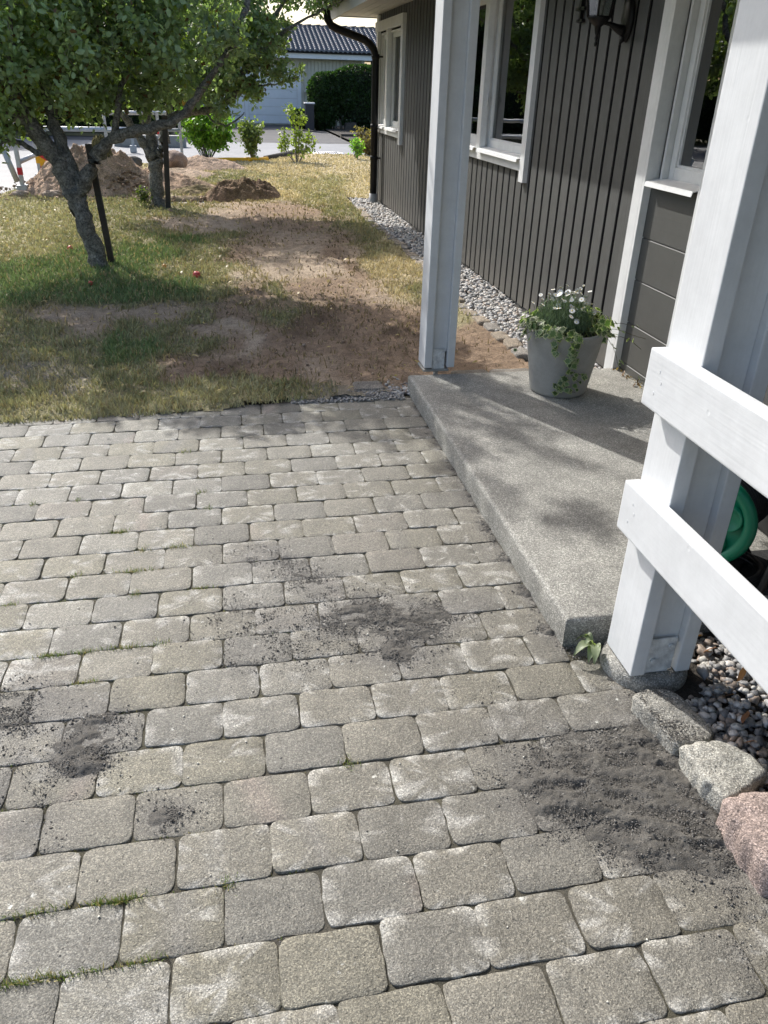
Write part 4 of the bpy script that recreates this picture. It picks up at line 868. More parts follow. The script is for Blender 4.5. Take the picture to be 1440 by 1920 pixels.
# ============================================================ HOSE REEL etc in the dark porch
hr=empty('hose_reel',(1.528,2.0,.105),'green plastic hose reel disc in the shade behind the near post','hose reel')
rot=Matrix.Rotation(R(90),3,'X'); CX,CZ=1.528,.335
q=MB(); q.lathe([(.13,.012),(.135,.004),(.150,-.006),(.163,-.004),(.171,.006),(.172,.016),(.165,.026),(.150,.03),(.132,.022),(.126,.006),(.05,.004),(.03,.016),(0,.016)],(CX,2.0,CZ),48,rot=rot)
q.lathe([(.0,.0),(.04,-.002),(.05,.004),(.05,.018)],(CX,2.0,CZ),32,rot=rot)
for k in range(5):
    a=2*math.pi*k/5+.3; c_=Vector((CX+.09*math.cos(a),2.0,CZ+.09*math.sin(a)))
    vs=q.lathe([(.0,.012),(.026,.014),(.033,.024),(.038,.024),(.041,.004)],(0,0,0),20,rot=rot)
    bmesh.ops.scale(q.bm,vec=(1,1,1.15),verts=vs); bmesh.ops.translate(q.bm,vec=c_,verts=vs)
q.build('side_disc',M['green'],hr)
q=MB(); q.lathe([(.0,.0),(.17,.0),(.172,-.01),(.17,-.02),(.0,-.02)],(CX,2.27,CZ),40,rot=rot); q.build('back_disc',M['blackplastic'],hr)
q=MB()
for k in range(9): 
    a0=.09+.012*(k%2); yy=2.05+.023*k
    q.tube([(CX+.14*math.cos(t),yy,CZ+.14*math.sin(t)) for t in np.linspace(0,2*math.pi,25)],.0115,8,cap=False)
q.build('hose',M['blackplastic'],hr)
q=MB(); q.tube([(CX-.14,2.03,.115),(CX,2.03,CZ),(CX+.14,2.03,.115),(CX+.14,2.26,.115),(CX,2.26,CZ),(CX-.14,2.26,.115),(CX-.14,2.03,.115)],.009,8); q.build('stand',M['blackplastic'],hr); settle(hr); hr.rotation_euler=(0,0,R(-46)); hr.location=(1.497,2.02,.105)
q=MB(); 
for k,(r_,dx,dz) in enumerate(((.15,0,0),(.145,.012,.014),(.155,-.01,.024))): q.tube([(1.60+dx+r_*math.cos(t),2.02+r_*.8*math.sin(t),.118+dz) for t in np.linspace(0,2*math.pi,33)],.009,8,cap=False)
tag(q.build('hose_coil',M['blackplastic']),'black hose coiled on the dark slab in front of the green reel','hose')
bb=empty('shade_box',(2.07,2.25,.105),'black box added behind the green reel to stand in for the deep shade','box')  # added black box, fills the shaded porch behind the reel with dark
q=MB(); q.box((1.93,2.02,.106),(2.22,2.5,.46),.02); q.build('body',M['blackplastic'],bb); q=MB(); q.box((1.915,2.005,.4605),(2.235,2.52,.50),.015); q.build('lid',M['blackplastic'],bb); settle(bb)
tl=empty('garden_brush',(1.68,1.86,.1),'black handled tool with an orange brown wooden head leaning by the gravel','garden tool')
q=MB(); q.tube([(1.585,1.80,.03),(1.66,1.83,.30),(1.74,1.86,.62)],.012,10); q.build('handle',M['blackplastic'],tl)
q=MB(); q.box((1.60,1.74,.02),(1.76,1.79,.08),.008); q.build('head',M['orange'],tl); settle(tl)
q=MB(); q.box((1.46,1.86,.1055),(2.2,2.12,.113),.002); tag(q.build('shade_sheet',mat('painted_slab_shade',(.02,.02,.02),.9,bump=1,bscale=160,spk=(200,.5))),'thin dark sheet added on the slab behind the near post in place of deep shade','mat')  # dark sheet laid on the slab, its colour stands in for the porch shadow
# ============================================================ TREES
def catmull(P,k=5):
    P=[np.array(p,float) for p in P]; Q=[P[0]]+P+[P[-1]]; out=[]
    for i in range(1,len(Q)-2):
        for t in np.arange(k)/k:
            a,b,c,d=Q[i-1],Q[i],Q[i+1],Q[i+2]; out.append(.5*((2*b)+(-a+c)*t+(2*a-5*b+4*c-d)*t*t+(-a+3*b-3*c+d)*t**3))
    out.append(P[-1]); return np.array(out)
def leafquads(P,D,N_,s,w,c,par,name,fold=.25,m=None):
    n=len(P); D=D/np.linalg.norm(D,axis=1)[:,None]; N_=N_-D*(N_*D).sum(1)[:,None]; N_/=np.linalg.norm(N_,axis=1)[:,None]+1e-9; B=np.cross(D,N_)
    s=s[:,None];w=w[:,None]
    V=np.stack([P,P+D*s*.35+B*w+N_*w*fold,P+D*s*.75+B*w*.7+N_*w*fold,P+D*s,P+D*s*.75-B*w*.7+N_*w*fold,P+D*s*.35-B*w+N_*w*fold,],1)
    b=np.arange(n)*6
    F=[np.concatenate([np.stack([b,b+1,b+2,b+3],1),np.stack([b,b+3,b+4,b+5],1)])]
    return npmesh(name,V.reshape(-1,3),F,m or M['leaf'],par,col=np.repeat(c,6,0))
def apple_tree(loc,label,limbs,blobs,ntw,nleaf,seed,lsz=.06,base=.1,extra=[]):
    global rng; rng=np.random.default_rng(seed)
    t=empty('apple_tree',loc,label,'tree','apple trees on the lawn')
    paths=[];rads=[];nodes=[];nr=[]
    for pts,r0,r1 in limbs:
        P=catmull(pts); k=len(P); P[1:-1]+=rng.normal(0,.008,(k-2,3)); r=np.linspace(r0,r1,k)*(1+.10*rng.standard_normal(k)); 
        paths.append(P);rads.append(r); nodes.append(P[k//4:]); nr.append(r[k//4:])
    V,F=tubes_np(paths[:1],rads[:1],18); trunkV,trunkF=tubes_np(paths[:4],rads[:4],16)
    an=fbm(trunkV[:,0]*30+trunkV[:,2]*9,trunkV[:,2]*14+trunkV[:,1]*30,5,4)-.5; npmesh('trunk',trunkV+(an[:,None]*.03)*np.array([[1,1,0]]),trunkF,M['bark'],t,smooth=True)
    ND=np.concatenate(nodes)
    # secondary branches towards blob centres, then twigs
    bt=[];br=[];tips=[]
    vols=np.array([b[2] for b in blobs],float); pick=rng.choice(len(blobs),ntw,p=vols/vols.sum())
    u=rng.standard_normal((ntw,3)); u/=np.linalg.norm(u,axis=1)[:,None]; rad=rng.random(ntw)**.42
    T=np.array([blobs[k][0] for k in pick])+u*rad[:,None]*np.array([blobs[k][1] for k in pick])
    order=np.argsort(np.min(np.linalg.norm(T[:,None]-ND[None,::3],axis=2),axis=1)); T=T[order]
    allN=list(ND); allR=list(np.concatenate(nr))
    A=np.zeros((len(ND)+ntw*3,3)); A[:len(ND)]=ND; AR=np.zeros(len(A)); AR[:len(ND)]=np.concatenate(nr); cnt=len(ND)
    for p in T:
        d=np.linalg.norm(A[:cnt]-p,axis=1); i=int(np.argmin(d+ .15*(A[:cnt,2]>p[2]+.1)+rng.uniform(0,.12))); q=A[i]; L=d[i]
        if L<.05: continue
        mid=(p+q)/2+rng.normal(0,.10*L,3)+np.array([0,0,.06*L]); P_=catmull([q,mid,p],3); r0=min(AR[i]*.6,.004+.010*L)
        rr_=np.linspace(r0,.0022,len(P_)); paths_=P_; bt.append(P_); br.append(rr_)
        for s_ in (2,4,len(P_)-1): A[cnt]=P_[s_]; AR[cnt]=rr_[s_]; cnt+=1
    V2,F2=tubes_np(paths[4:]+bt,rads[4:]+br,5) if True else None
    npmesh('branches',V2,F2,M['bark'],t,smooth=True)
    per=max(4,nleaf//len(bt)); LPn=[];LD=[];
    for P_ in bt:
        k=rng.integers(len(P_)//2,len(P_),per); 
        LPn.append(P_[k]+rng.normal(0,.045,(per,3))); LD.append(rng.standard_normal((per,3))+ (P_[-1]-P_[0])*1.2+np.array([0,0,-.25]))
    LPn=np.concatenate(LPn);LD=np.concatenate(LD); n=len(LPn)
    cl=fbm(LPn[:,0]*2.2+LPn[:,2],LPn[:,1]*2.2,seed+3,3)
    c=np.array([.235,.30,.165])*(.55+1.0*cl)[:,None]*rng.uniform(.7,1.4,(n,1)); yl=rng.random(n); c=np.where((yl<.06)[:,None],np.array([.20,.24,.04]),c); c=np.where((yl>.975)[:,None],np.array([.12,.07,.035]),c)
    s=lsz*rng.uniform(.6,1.25,n)
    leafquads(LPn,LD,rng.standard_normal((n,3))*.8+np.array([0,0,1.]),s,s*.30,c,t,'crown')
    print('tree leaves',n,'twigs',len(bt)); settle(t); return t
T1=[([(-1.22,7.84,-.06),(-1.225,7.84,.12),(-1.28,7.82,.42),(-1.34,7.84,.62),(-1.36,7.84,.72)],.088,.068),
    ([(-1.36,7.84,.66),(-1.43,7.84,.90),(-1.56,7.80,1.14),(-1.68,7.72,1.42),(-1.80,7.6,1.75),(-2.0,7.4,2.3),(-2.2,7.2,2.9)],.088,.03),
    ([(-1.33,7.84,.68),(-1.36,7.86,.92),(-1.42,7.9,1.2),(-1.46,8.0,1.5),(-1.45,8.2,2.1),(-1.4,8.4,2.9),(-1.3,8.5,3.4)],.066,.022),
    ([(-1.345,7.84,.50),(-1.29,7.83,.66),(-1.20,7.80,.82),(-1.08,7.78,.98),(-.92,7.7,1.12),(-.66,7.6,1.20),(-.40,7.5,1.26),(-.15,7.45,1.5),(.15,7.4,1.9),(.35,7.4,2.3)],.072,.018),
    ([(-1.50,7.83,.98),(-1.62,7.82,1.0),(-1.76,7.8,1.08),(-1.90,7.78,1.05),(-2.02,7.75,1.0)],.030,.010),
    ([(-1.60,7.8,1.2),(-1.9,7.6,1.38),(-2.3,7.4,1.5),(-2.8,7.2,1.8)],.035,.012),
    ([(-.92,7.7,1.12),(-.8,7.6,1.5),(-.6,7.5,2.0),(-.5,7.4,2.7)],.035,.012),
    ([(-1.45,8.0,1.5),(-1.0,8.3,1.9),(-.6,8.6,2.4)],.03,.01),([(-1.7,7.7,1.45),(-1.5,7.2,1.9),(-1.3,6.8,2.5)],.03,.01)]
B1=[((-1.9,7.7,1.85),(.8,.9,.62),1.1),((-1.1,7.6,1.95),(.8,.9,.62),1.2),((-.35,7.6,2.0),(.62,.85,.58),.9),((-1.5,7.7,2.7),(1.2,1.1,.8),1.4),((-.6,7.5,2.8),(.9,.9,.7),.7),((-2.0,7.75,1.18),(.30,.3,.22),.16),((-1.6,8.2,1.55),(.9,.6,.42),.75),((-1.9,7.9,1.35),(.4,.5,.25),.2),((-.8,7.9,1.55),(.55,.5,.25),.3),((-2.9,7.5,2.2),(.8,.9,.8),.5),((-1.3,7.85,4.9),(.45,.5,.5),.10),((-.95,7.7,3.9),(.7,.6,.5),.25)]
apple_tree((-1.22,7.84,0),'nearer apple tree, with a pale lichen covered leaning trunk forking low',T1,B1,1600,47000,11,lsz=.060)
T2=[([(-.95,12,-.08),(-.955,12,.12),(-.94,12,.4),(-.92,12,.62)],.105,.082),
    ([(-.95,12,.58),(-1.02,12,.74),(-1.14,12,.93),(-1.3,11.9,1.2),(-1.6,11.8,1.7),(-1.9,11.7,2.3)],.07,.025),
    ([(-.93,12.0,.6),(-.96,12.05,.85),(-.98,12.1,1.2),(-.9,12.2,1.8),(-.8,12.3,2.6),(-.7,12.3,3.3)],.075,.03),
    ([(-.93,12,.48),(-.87,12,.64),(-.80,12,.80),(-.74,12,1.02),(-.52,11.95,1.18),(-.2,11.9,1.22),(.12,11.8,1.36),(.35,11.7,1.72),(.6,11.7,2.1),(.9,11.7,2.5)],.085,.02),
    ([(-.74,12,1.0),(-.6,12.1,1.5),(-.3,12.1,2.1),(.0,12.1,2.8)],.05,.015),
    ([(.12,11.8,1.36),(.4,11.75,1.50),(.72,11.7,1.56),(1.05,11.7,1.66)],.022,.006),
    ([(.35,11.7,1.72),(.8,11.6,2.1),(1.25,11.5,2.35),(1.6,11.5,2.5)],.03,.008),
    ([(-.2,11.9,1.22),(-.1,11.7,1.1),(.1,11.6,1.08),(.3,11.6,1.22)],.02,.007)]
B2=[((-.7,11.7,1.5),(.7,.5,.28),.35),((.0,11.8,1.75),(.6,.5,.35),.35),((-.35,12.0,2.0),(.95,.9,.65),1.4),((.45,11.8,2.05),(.50,.7,.45),.6),((-1.3,12,2.1),(.9,.9,.7),1.1),((.1,12,2.8),(1.1,1.0,.6),1.0),((-.9,12,3.2),(1.4,1.1,.7),1.0),((-.1,11.9,1.55),(.45,.5,.25),.35),((.85,11.6,1.72),(.26,.25,.13),.10),((1.25,11.5,2.55),(.42,.4,.22),.2),((.05,11.65,1.25),(.22,.25,.13),.07),((.38,11.7,1.48),(.22,.25,.14),.08),((1.0,11.6,2.9),(.6,.6,.4),.3)]
apple_tree((-.95,12,0),'apple tree with a thick dark upright trunk beside the trench, the farther of the two',T2,B2,1500,42000,12,lsz=.064)
rng=np.random.default_rng(99)
for (x,y,h,dx,w,lb) in ((-1.125,8.0,1.05,.01,.027,'dark square wooden stake beside the nearer apple tree'),(-.81,11.87,1.15,.07,.034,'dark square wooden stake beside the farther apple tree')):
    q=MB(); v=q.box((-w,-w,-.1),(w,w,h),.003); 
    for p in q.bm.verts: p.co.x+=p.co.z/h*(-.06 if x<-1 else dx)
    o=q.build('tree_stake',M['stake']); o.location=(x,y,0); tag(o,lb,'stake','tree stakes')
# apples
def apple(loc,label,col,r=.033):
    q=MB(); q.lathe([(.004,-.75*r),(.5*r,-.9*r),(.9*r,-.45*r),(r,.1*r),(.8*r,.75*r),(.4*r,.92*r),(.08*r,.7*r)],(0,0,0),18)
    a=q.build('apple',mat('apple_skin',col,.35,var=.3,vscale=40)); a.location=loc; a.rotation_euler=(rng.uniform(-1,1),rng.uniform(-1,1),0)
    s_=MB(); s_.tube([(0,0,.6*r),(.003,0,1.2*r)],.0015,5); s_.build('stalk',M['stake'],a); tag(a,label,'apple','fallen apples')
apple((-.31,7.3,.04),'red apple on the bare patch right of the leaning trunk',(.5,.06,.05),.034)
apple((-1.61,8.68,.035),'small red apple on the dry grass left of the leaning trunk',(.50,.08,.05),.026)
apple((-1.19,7.07,.03),'small red apple on green grass in front of the leaning trunk',(.5,.07,.05),.02)
apple((-.62,7.75,.03),'yellow orange apple just right of the dark stake',(.55,.25,.06),.019)
# ============================================================ MOUNDS
def mound(name,label,cat,cx,cy,rx_,ry_,h,col,seed,n=90,lump=.35,pw=1.4,grassy=None):
    X,Y=np.meshgrid(np.linspace(-1.25,1.25,n),np.linspace(-1.25,1.25,n)); 
    wx=X+.35*(fbm(X*1.5+seed,Y*1.5,seed,3)-.5)*1.2; wy=Y+.35*(fbm(X*1.5,Y*1.5+seed,seed+1,3)-.5)*1.2
    d=np.sqrt(wx**2+wy**2); Z=h*np.clip(1-d,0,1)**(1/pw)*1.0
    Z=h*np.clip(1-d**pw,-.2,1); Z+=np.clip(1.15-d,0,1)*h*lump*(fbm(X*4,Y*4,seed+2,5,.62)-.5)+np.clip(1.2-d,0,.5)*.22*h*(fbm(X*14,Y*14,seed+5,4,.7)-.5)*2
    Z-= .02; keep_=Z>-.06*1
    c=1.25*np.array(col)*(.5+1.0*fbm(X*7,Y*7,seed+7,5,.65)).reshape(-1,1)
    if grassy is not None: g=np.clip((fbm(X*3,Y*3,seed+8,3)-.45)*5,0,1).reshape(-1,1)*grassy; c=c*(1-g)+np.array([.20,.17,.08])*g
    V=np.stack([X.ravel()*rx_,Y.ravel()*ry_,np.maximum(Z.ravel(),-.05)],1); i=np.arange((n-1)**2); a=(i//(n-1))*n+i%(n-1); F=np.stack([a,a+1,a+n+1,a+n],1)
    kk=Z.ravel()[F].max(1)>-.045
    o=npmesh(name,V,F[kk],M['mound'],col=c,smooth=True); o.location=(cx,cy,0); return tag(o,label,cat)
mound('soil_heap','big heap of reddish brown dug soil behind the leaning apple tree','soil heap',-2.05,13.75,1.10,.85,.66,(.42,.30,.21),3,120,.75,1.35)
mound('soil_heap','lower clods of loose brown soil between the two apple trees','soil heap',-1.15,14.3,1.0,.75,.34,(.42,.30,.21),13,90,.7,1.2,.2)
mound('soil_heap','low smooth heap of soil right of the farther apple tree','soil heap',-.45,17.6,.95,.8,.27,(.38,.28,.20),23,80,.3,1.3)
mound('soil_heap','rough spread of dug soil around the round boulder','soil heap',-.9,16.2,.9,.9,.16,(.42,.32,.23),33,80,.8,1.2,.3)
mound('turned_turf','dark clump of turned over turf beside the trench','turf clump',.28,13.12,.62,.45,.25,(.24,.165,.115),43,110,1.5,3.0,.25)
mound('turned_turf','ridge of grassy turf on the left side of the trench','turf clump',-.45,13.45,.55,.3,.16,(.32,.25,.15),53,80,.7,1.3,.8)
mound('turned_turf','tufted clod of turf on top of the big soil heap','turf clump',-1.85,13.6,.30,.25,.78,(.15,.13,.06),63,60,.3,2.5,.9)
def rock(loc,r,label,col,seed):
    v,f=ico(4); nn=fbm(v[:,0]*1.6+seed,v[:,1]*1.6+v[:,2]*1.3,seed,4)-.5; v=v*(1+.55*nn[:,None])*np.array(r)
    c=np.array(col)*(.75+.5*fbm(v[:,0]*9,v[:,2]*9+v[:,1]*7,seed,4))[:,None]
    o=npmesh('rock',v,f,M['granite'],col=c,smooth=True); o.location=loc; tag(o,label,'rock','rocks among the dug soil')
rock((-.93,16.7,.20),(.22,.2,.19),'round pinkish boulder just right of the farther apple trunk',(.33,.24,.18),2)
rock((-1.95,16.4,.24),(.11,.1,.12),'grey upright stone on the soil left of the farther apple tree',(.22,.22,.21),5)
rock((-1.62,16.2,.22),(.13,.1,.10),'dark grey stone on the soil right of the grey upright stone',(.12,.115,.10),7)
rock((-2.52,12.95,.03),(.15,.10,.08),'flat tan stone at the foot of the big soil heap',(.34,.26,.19),9)
rock((-3.0,13.1,.03),(.12,.09,.06),'small tan stone at the far left foot of the big soil heap',(.36,.28,.21),11)
n=900; x=rng.normal(-1.7,.9,n); y=rng.normal(13.6,.6,n); z=.0*x; d=np.sqrt(((x+2.05)/1.1)**2+((y-13.75)/.85)**2); z=np.maximum(.64*np.clip(1-d**1.25,0,1),.01)
ok=z>.005; x,y,z=x[ok],y[ok],z[ok]
tag(pebbles('soil_clods',np.stack([x,y,z],1),rng.uniform(.012,.04,len(x)),pal(len(x),[(.42,.30,.21),(.33,.24,.16),(.48,.36,.27)],.3),M['mound'],1,rough=.25,smooth=False),kind='stuff')
n=900; x=rng.uniform(-.5,1.0,n);y=rng.uniform(4.3,9.5,n)+0; x=x+.10*(y-6); ww=lawn_weights(x,y); dd=ww[[TK.index(t) for t in 'bsSk']].sum(0); ok=rng.random(n)<dd; x,y=x[ok],y[ok]
tag(pebbles('lawn_clods',np.stack([x,y,lawn_z(x,y)+.003],1),rng.uniform(.002,.008,len(x))*rng.choice([1,1,1.8],len(x)),pal(len(x),[(.42,.31,.235),(.36,.27,.20),(.5,.4,.31)],.3),M['mound'],1,rough=.3,smooth=False),kind='stuff')
# ============================================================ BARRIERS
def barrier(pts,label,rails,feet=True,bands=(),rad=.03,h=1.0):
    b=empty('road_barrier',(pts[0][0],pts[0][1],0),label,'barrier','steel barriers around the dig')
    for k,p in enumerate(pts):
        q=MB(); q.box((p[0]-rad,p[1]-rad,0),(p[0]+rad,p[1]+rad,h),.006); 
        if feet: q.box((p[0]-.075,p[1]-.075,-.04),(p[0]+.075,p[1]+.075,.12),.008)
        q.build('upright',M['steel'],b)
        if k<len(bands) and bands[k]:
            q=MB(); z0,z1,c_=bands[k]; q.box((p[0]-rad-.003,p[1]-rad-.003,z0),(p[0]+rad+.003,p[1]+rad+.003,z1)); q.build('reflector_band',M[c_],b)
    for z_,r_ in rails:
        q=MB(); q.cyl((pts[0][0],pts[0][1],z_),(pts[-1][0],pts[-1][1],z_),r_,n=12); q.build('rail',M['steel'],b)
    settle(b)
barrier([(-3.03,13.45),(-3.08,15.1),(-3.1,17.4)],'grey steel barrier with red and yellow bands left of the big soil heap',[(.43,.035),(.98,.03)],bands=[(.26,.36,'red'),(.28,.42,'yellow')])
barrier([(-2.35,18.4),(-1.33,18.9),(-.9,19.2)],'steel barrier with a yellow band seen between the two apple trunks',[(.62,.035),(.95,.04)],bands=[(.16,.30,'yellow'),(.55,.62,'red')],h=.98)
barrier([(-4.2,21.8),(-2.2,22.0)],'long pale steel barrier tube far left beyond the heap',[(.47,.055)],h=.47)
q=MB(); q.box((-3.15,13.5,.03),(-3.05,17.4,.07),.01); tag(q.build('ground_beam',M['steel']),'pale steel beam lying on the ground under the left barrier','beam')
q=MB(); q.tube([(-3.16,13.25,.62),(-3.06,13.3,.18)],.04,14); tag(q.build('steel_tube',M['steel']),'short grey tube leaning against the nearest upright of the left barrier','tube')
mk=empty('marker_board',(-2.82,14.25,0),'red and yellow diagonally striped marker board standing by the big soil heap','marker board')
q=MB(); q.box((-2.89,14.24,.08),(-2.74,14.26,.80),.003); q.build('panel',M['yellow'],mk)
q=MB()
for k in range(3):
    z0=.12+k*.24; q.poly([(-2.888,14.236,z0+.10),(-2.742,14.236,z0),(-2.742,14.236,z0+.10),(-2.888,14.236,z0+.20)])
q.build('stripes',M['red'],mk); q=MB(); q.poly([(-2.83,14.233,.50),(-2.77,14.233,.50),(-2.77,14.233,.53),(-2.83,14.233,.53)]); q.build('reflector',M['whitep'],mk)
q=MB(); q.box((-3.0,14.1,0),(-2.65,14.4,.08),.01); q.build('foot',M['blackplastic'],mk); settle(mk)
q=MB(); q.box((-2.7,24.0,-.05),(-1.0,24.35,.24),.02); q.mi=0; q.prism([(-2.9,-.05),(-2.69,-.05),(-2.69,.42),(-2.78,.42)],1,24.05,24.3); tag(q.build('concrete_block',M['potm']),'long low pale concrete block on the road behind the apple trees','concrete block')
# yellow pipe and timber edging
q=MB(); q.tube([(-.3,19.05,.045),(.15,19.15,.05),(.55,19.25,.045),(.98,19.45,.05)],.045,12); q.tube([(.50,19.22,.045),(.56,19.25,.045)],.055,12); tag(q.build('yellow_pipe',M['yellow']),'bright yellow plastic pipe lying along the lawn edge','pipe')
q=MB(); q.prism([(.95,-.05),(.95,.08),(2.25,.10),(2.25,-.05)],1,19.7,19.8) if False else q.tube([(.9,19.6,.03),(1.6,21.0,.05),(2.1,22.1,.05)],.07,4); tag(q.build('timber_edging',M['timber']),'dark old timber beam between road and lawn behind the bare shrub','timber beam')
dg=empty('drain_grate',(2.75,22.5,-.045),'round pale drain cover with dark slots in the road edge','drain cover')
q=MB(); q.lathe([(0,.02),(.40,.02),(.42,.0),(.42,-.04)],(2.75,22.6,-.045),40); q.build('frame',M['whitep'],dg)
q=MB()
for k in range(9): q.box((2.47+k*.062,22.35,-.0245),(2.50+k*.062,22.85,-.0215))
q.build('slots',M['gap'],dg); settle(dg)
# ============================================================ SHRUBS
def shrub(loc,label,stems,nl,lsz,spread,col,cat='shrub',name='shrub',zmin=.12,grp=None,stemr=.012,per=None,droop=-.4,ball=None):
    s=empty(name,loc,label,cat,grp); x0,y0,z0=loc; paths=[];rs=[];P=[];D=[]
    for k,(dx,dy,h) in enumerate(stems):
        a=np.array([x0+dx*.12,y0+dy*.12,z0-.03]); b_=np.array([x0+dx*.6+rng.normal(0,.03),y0+dy*.5,z0+h*.55]); c_=np.array([x0+dx,y0+dy,z0+h]); C_=catmull([a,b_,c_],5); paths.append(C_); rs.append(np.linspace(stemr,.003,len(C_)))
        for j in range(7):
            t=rng.integers(4,len(C_)); e=C_[t]+np.array([rng.normal(0,spread),rng.normal(0,spread),rng.uniform(-.03,.10)]); e[2]=max(e[2],z0+zmin); C2=catmull([C_[t],(C_[t]+e)/2+rng.normal(0,.01,3),e],3); paths.append(C2); rs.append(np.linspace(.004,.002,len(C2)))
            m_=max(2,nl//(len(stems)*7)); q_=rng.integers(1,len(C2),m_); P.append(C2[q_]+rng.normal(0,lsz*.7,(m_,3))); D.append(rng.standard_normal((m_,3))+np.array([0,0,droop]))
    V,F=tubes_np(paths,rs,5); npmesh('stems',V,F,M['bark'],s,smooth=True)
    P=np.concatenate(P);D=np.concatenate(D);n=len(P); P[:,2]=np.maximum(P[:,2],z0+.03)
    c=np.array(col)*rng.uniform(.55,1.5,(n,1))
    sz=lsz*rng.uniform(.7,1.3,n); leafquads(P,D,rng.standard_normal((n,3))+np.array([0,0,1.]),sz,sz*.34,c,s,'foliage'); settle(s)
shrub((-.38,19.6,0),'bright green leafy bush right of the farther apple trunk',[(rng.uniform(-.55,.5),rng.uniform(-.3,.3),rng.uniform(.45,1.08)) for _ in range(26)],5200,.075,.14,(.17,.30,.035))
shrub((.66,19.42,0),'narrow feathery shrub standing by the end of the yellow pipe',[(rng.uniform(-.24,.26),rng.uniform(-.15,.15),rng.uniform(.4,.82)) for _ in range(11)],1300,.07,.07,(.17,.21,.07),zmin=.22)
shrub((1.62,19.2,0),'sparse young shrub with bare thin stems in front of the garage door',[(-.38,.0,.42),(-.30,.1,.6),(-.12,0,1.12),(-.02,.1,.98),(.08,0,.7),(.22,.05,.52),(.30,-.05,.58),(.12,0,1.05)],760,.07,.09,(.22,.27,.055),zmin=.25)
shrub((3.12,20.1,0),'small bright green sprig on the far lawn near the downpipe',[(rng.uniform(-.13,.13),rng.uniform(-.1,.1),rng.uniform(.2,.42)) for _ in range(7)],420,.06,.05,(.20,.36,.06),name='young_plant',cat='plant',zmin=.04)
shrub((3.72,21.3,0),'brownish bush half hidden behind the downpipe',[(rng.uniform(-.32,.4),rng.uniform(-.2,.2),rng.uniform(.25,.58)) for _ in range(15)],1500,.07,.08,(.22,.17,.07),zmin=.05)
shrub((-1.12,11.9,0),'tuft of ivy and shoots at the foot of the farther apple trunk',[(rng.uniform(-.08,.05),rng.uniform(-.05,.05),rng.uniform(.08,.3)) for _ in range(6)],260,.035,.03,(.10,.13,.04),name='young_plant',cat='plant',zmin=.02,stemr=.003)
# ============================================================ HEDGE, NEIGHBOUR HOUSE
def leafy(name,label,cat,solids,n,sz,col,grp=None,core=True,parent=None,trunk=None,amp=.1):
    """solids: (centre, radii, power) superellipsoids; leaves spread over their surface"""
    t=empty(name,(solids[0][0][0],solids[0][0][1],0),label,cat,grp); P=[];NN=[]; area=np.array([s[1][0]*s[1][2]+s[1][1]*s[1][2]+s[1][0]*s[1][1] for s in solids]); area=area/area.sum()
    for (c_,r_,pw),a_ in zip(solids,area):
        m_=int(n*a_); u=rng.standard_normal((m_,3)); nrm=(np.abs(u)**pw).sum(1)**(1/pw); u=u/nrm[:,None]
        lump=1+amp*2*(fbm(u[:,0]*2.3+c_[0],u[:,2]*2.3+u[:,1]*1.7,31,4)-.5)
        P.append(np.array(c_)+u*np.array(r_)*(lump*(1-rng.random(m_)**2.2*.16))[:,None]); NN.append(u)
    P=np.concatenate(P);NN=np.concatenate(NN); ok=P[:,2]>.02; P,NN=P[ok],NN[ok]; m_=len(P)
    cl=fbm(P[:,0]*1.7+P[:,2],P[:,1]*1.7+P[:,2]*1.3,77,4)
    c=np.array(col)*(.45+1.1*cl)[:,None]*rng.uniform(.6,1.45,(m_,1)); D=NN*.6+rng.standard_normal((m_,3))*.7+np.array([0,0,.25]); s=sz*rng.uniform(.6,1.3,m_)
    leafquads(P,D,NN+rng.standard_normal((m_,3))*.6,s,s*.35,c,t,'foliage')
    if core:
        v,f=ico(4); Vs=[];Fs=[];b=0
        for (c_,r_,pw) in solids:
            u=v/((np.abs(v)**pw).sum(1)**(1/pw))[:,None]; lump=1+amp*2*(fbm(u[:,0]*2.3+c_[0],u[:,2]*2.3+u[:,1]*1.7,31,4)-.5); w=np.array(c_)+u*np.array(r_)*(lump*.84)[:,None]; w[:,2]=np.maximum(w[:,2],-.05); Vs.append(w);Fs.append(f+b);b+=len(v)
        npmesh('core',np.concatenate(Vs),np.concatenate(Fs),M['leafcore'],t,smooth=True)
    if trunk:
        q=MB()
        for tr in trunk: q.tube(tr[0],tr[1],10)
        q.build('trunk',M['bark'],t)
    settle(t); return t
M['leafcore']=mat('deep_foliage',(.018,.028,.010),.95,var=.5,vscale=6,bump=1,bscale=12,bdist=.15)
leafy('clipped_hedge','tall dark green clipped hedge in front of the tiled house','hedge',[((6.2,34.6,1.15),(1.55,.6,1.08),6),((9.2,34.6,1.15),(2.0,.6,1.08),6)],36000,.085,(.030,.062,.018),amp=.05)
leafy('arborvitae','rounded dark conifer bush at the left end of the hedge, beside the black cabinet','bush',[((4.15,34.4,1.15),(.72,.6,.80),2.6),((4.75,34.3,1.35),(.55,.5,.70),2.6),((3.95,34.4,.42),(.55,.5,.42),2.5)],17000,.085,(.032,.065,.018),amp=.12,trunk=[([(4.45,34.2,-.05),(4.47,34.2,.6)],.06),([(4.7,34.3,-.05),(4.62,34.3,.7)],.05)])
leafy('low_bush','small dark round bush left of the black cabinet','bush',[((3.0,34.0,.33),(.33,.3,.36),2.2)],2600,.06,(.030,.06,.016))
bx=empty('letter_cabinet',(3.35,33.5,0),'slim black cabinet with a pale top by the garage drive','cabinet')
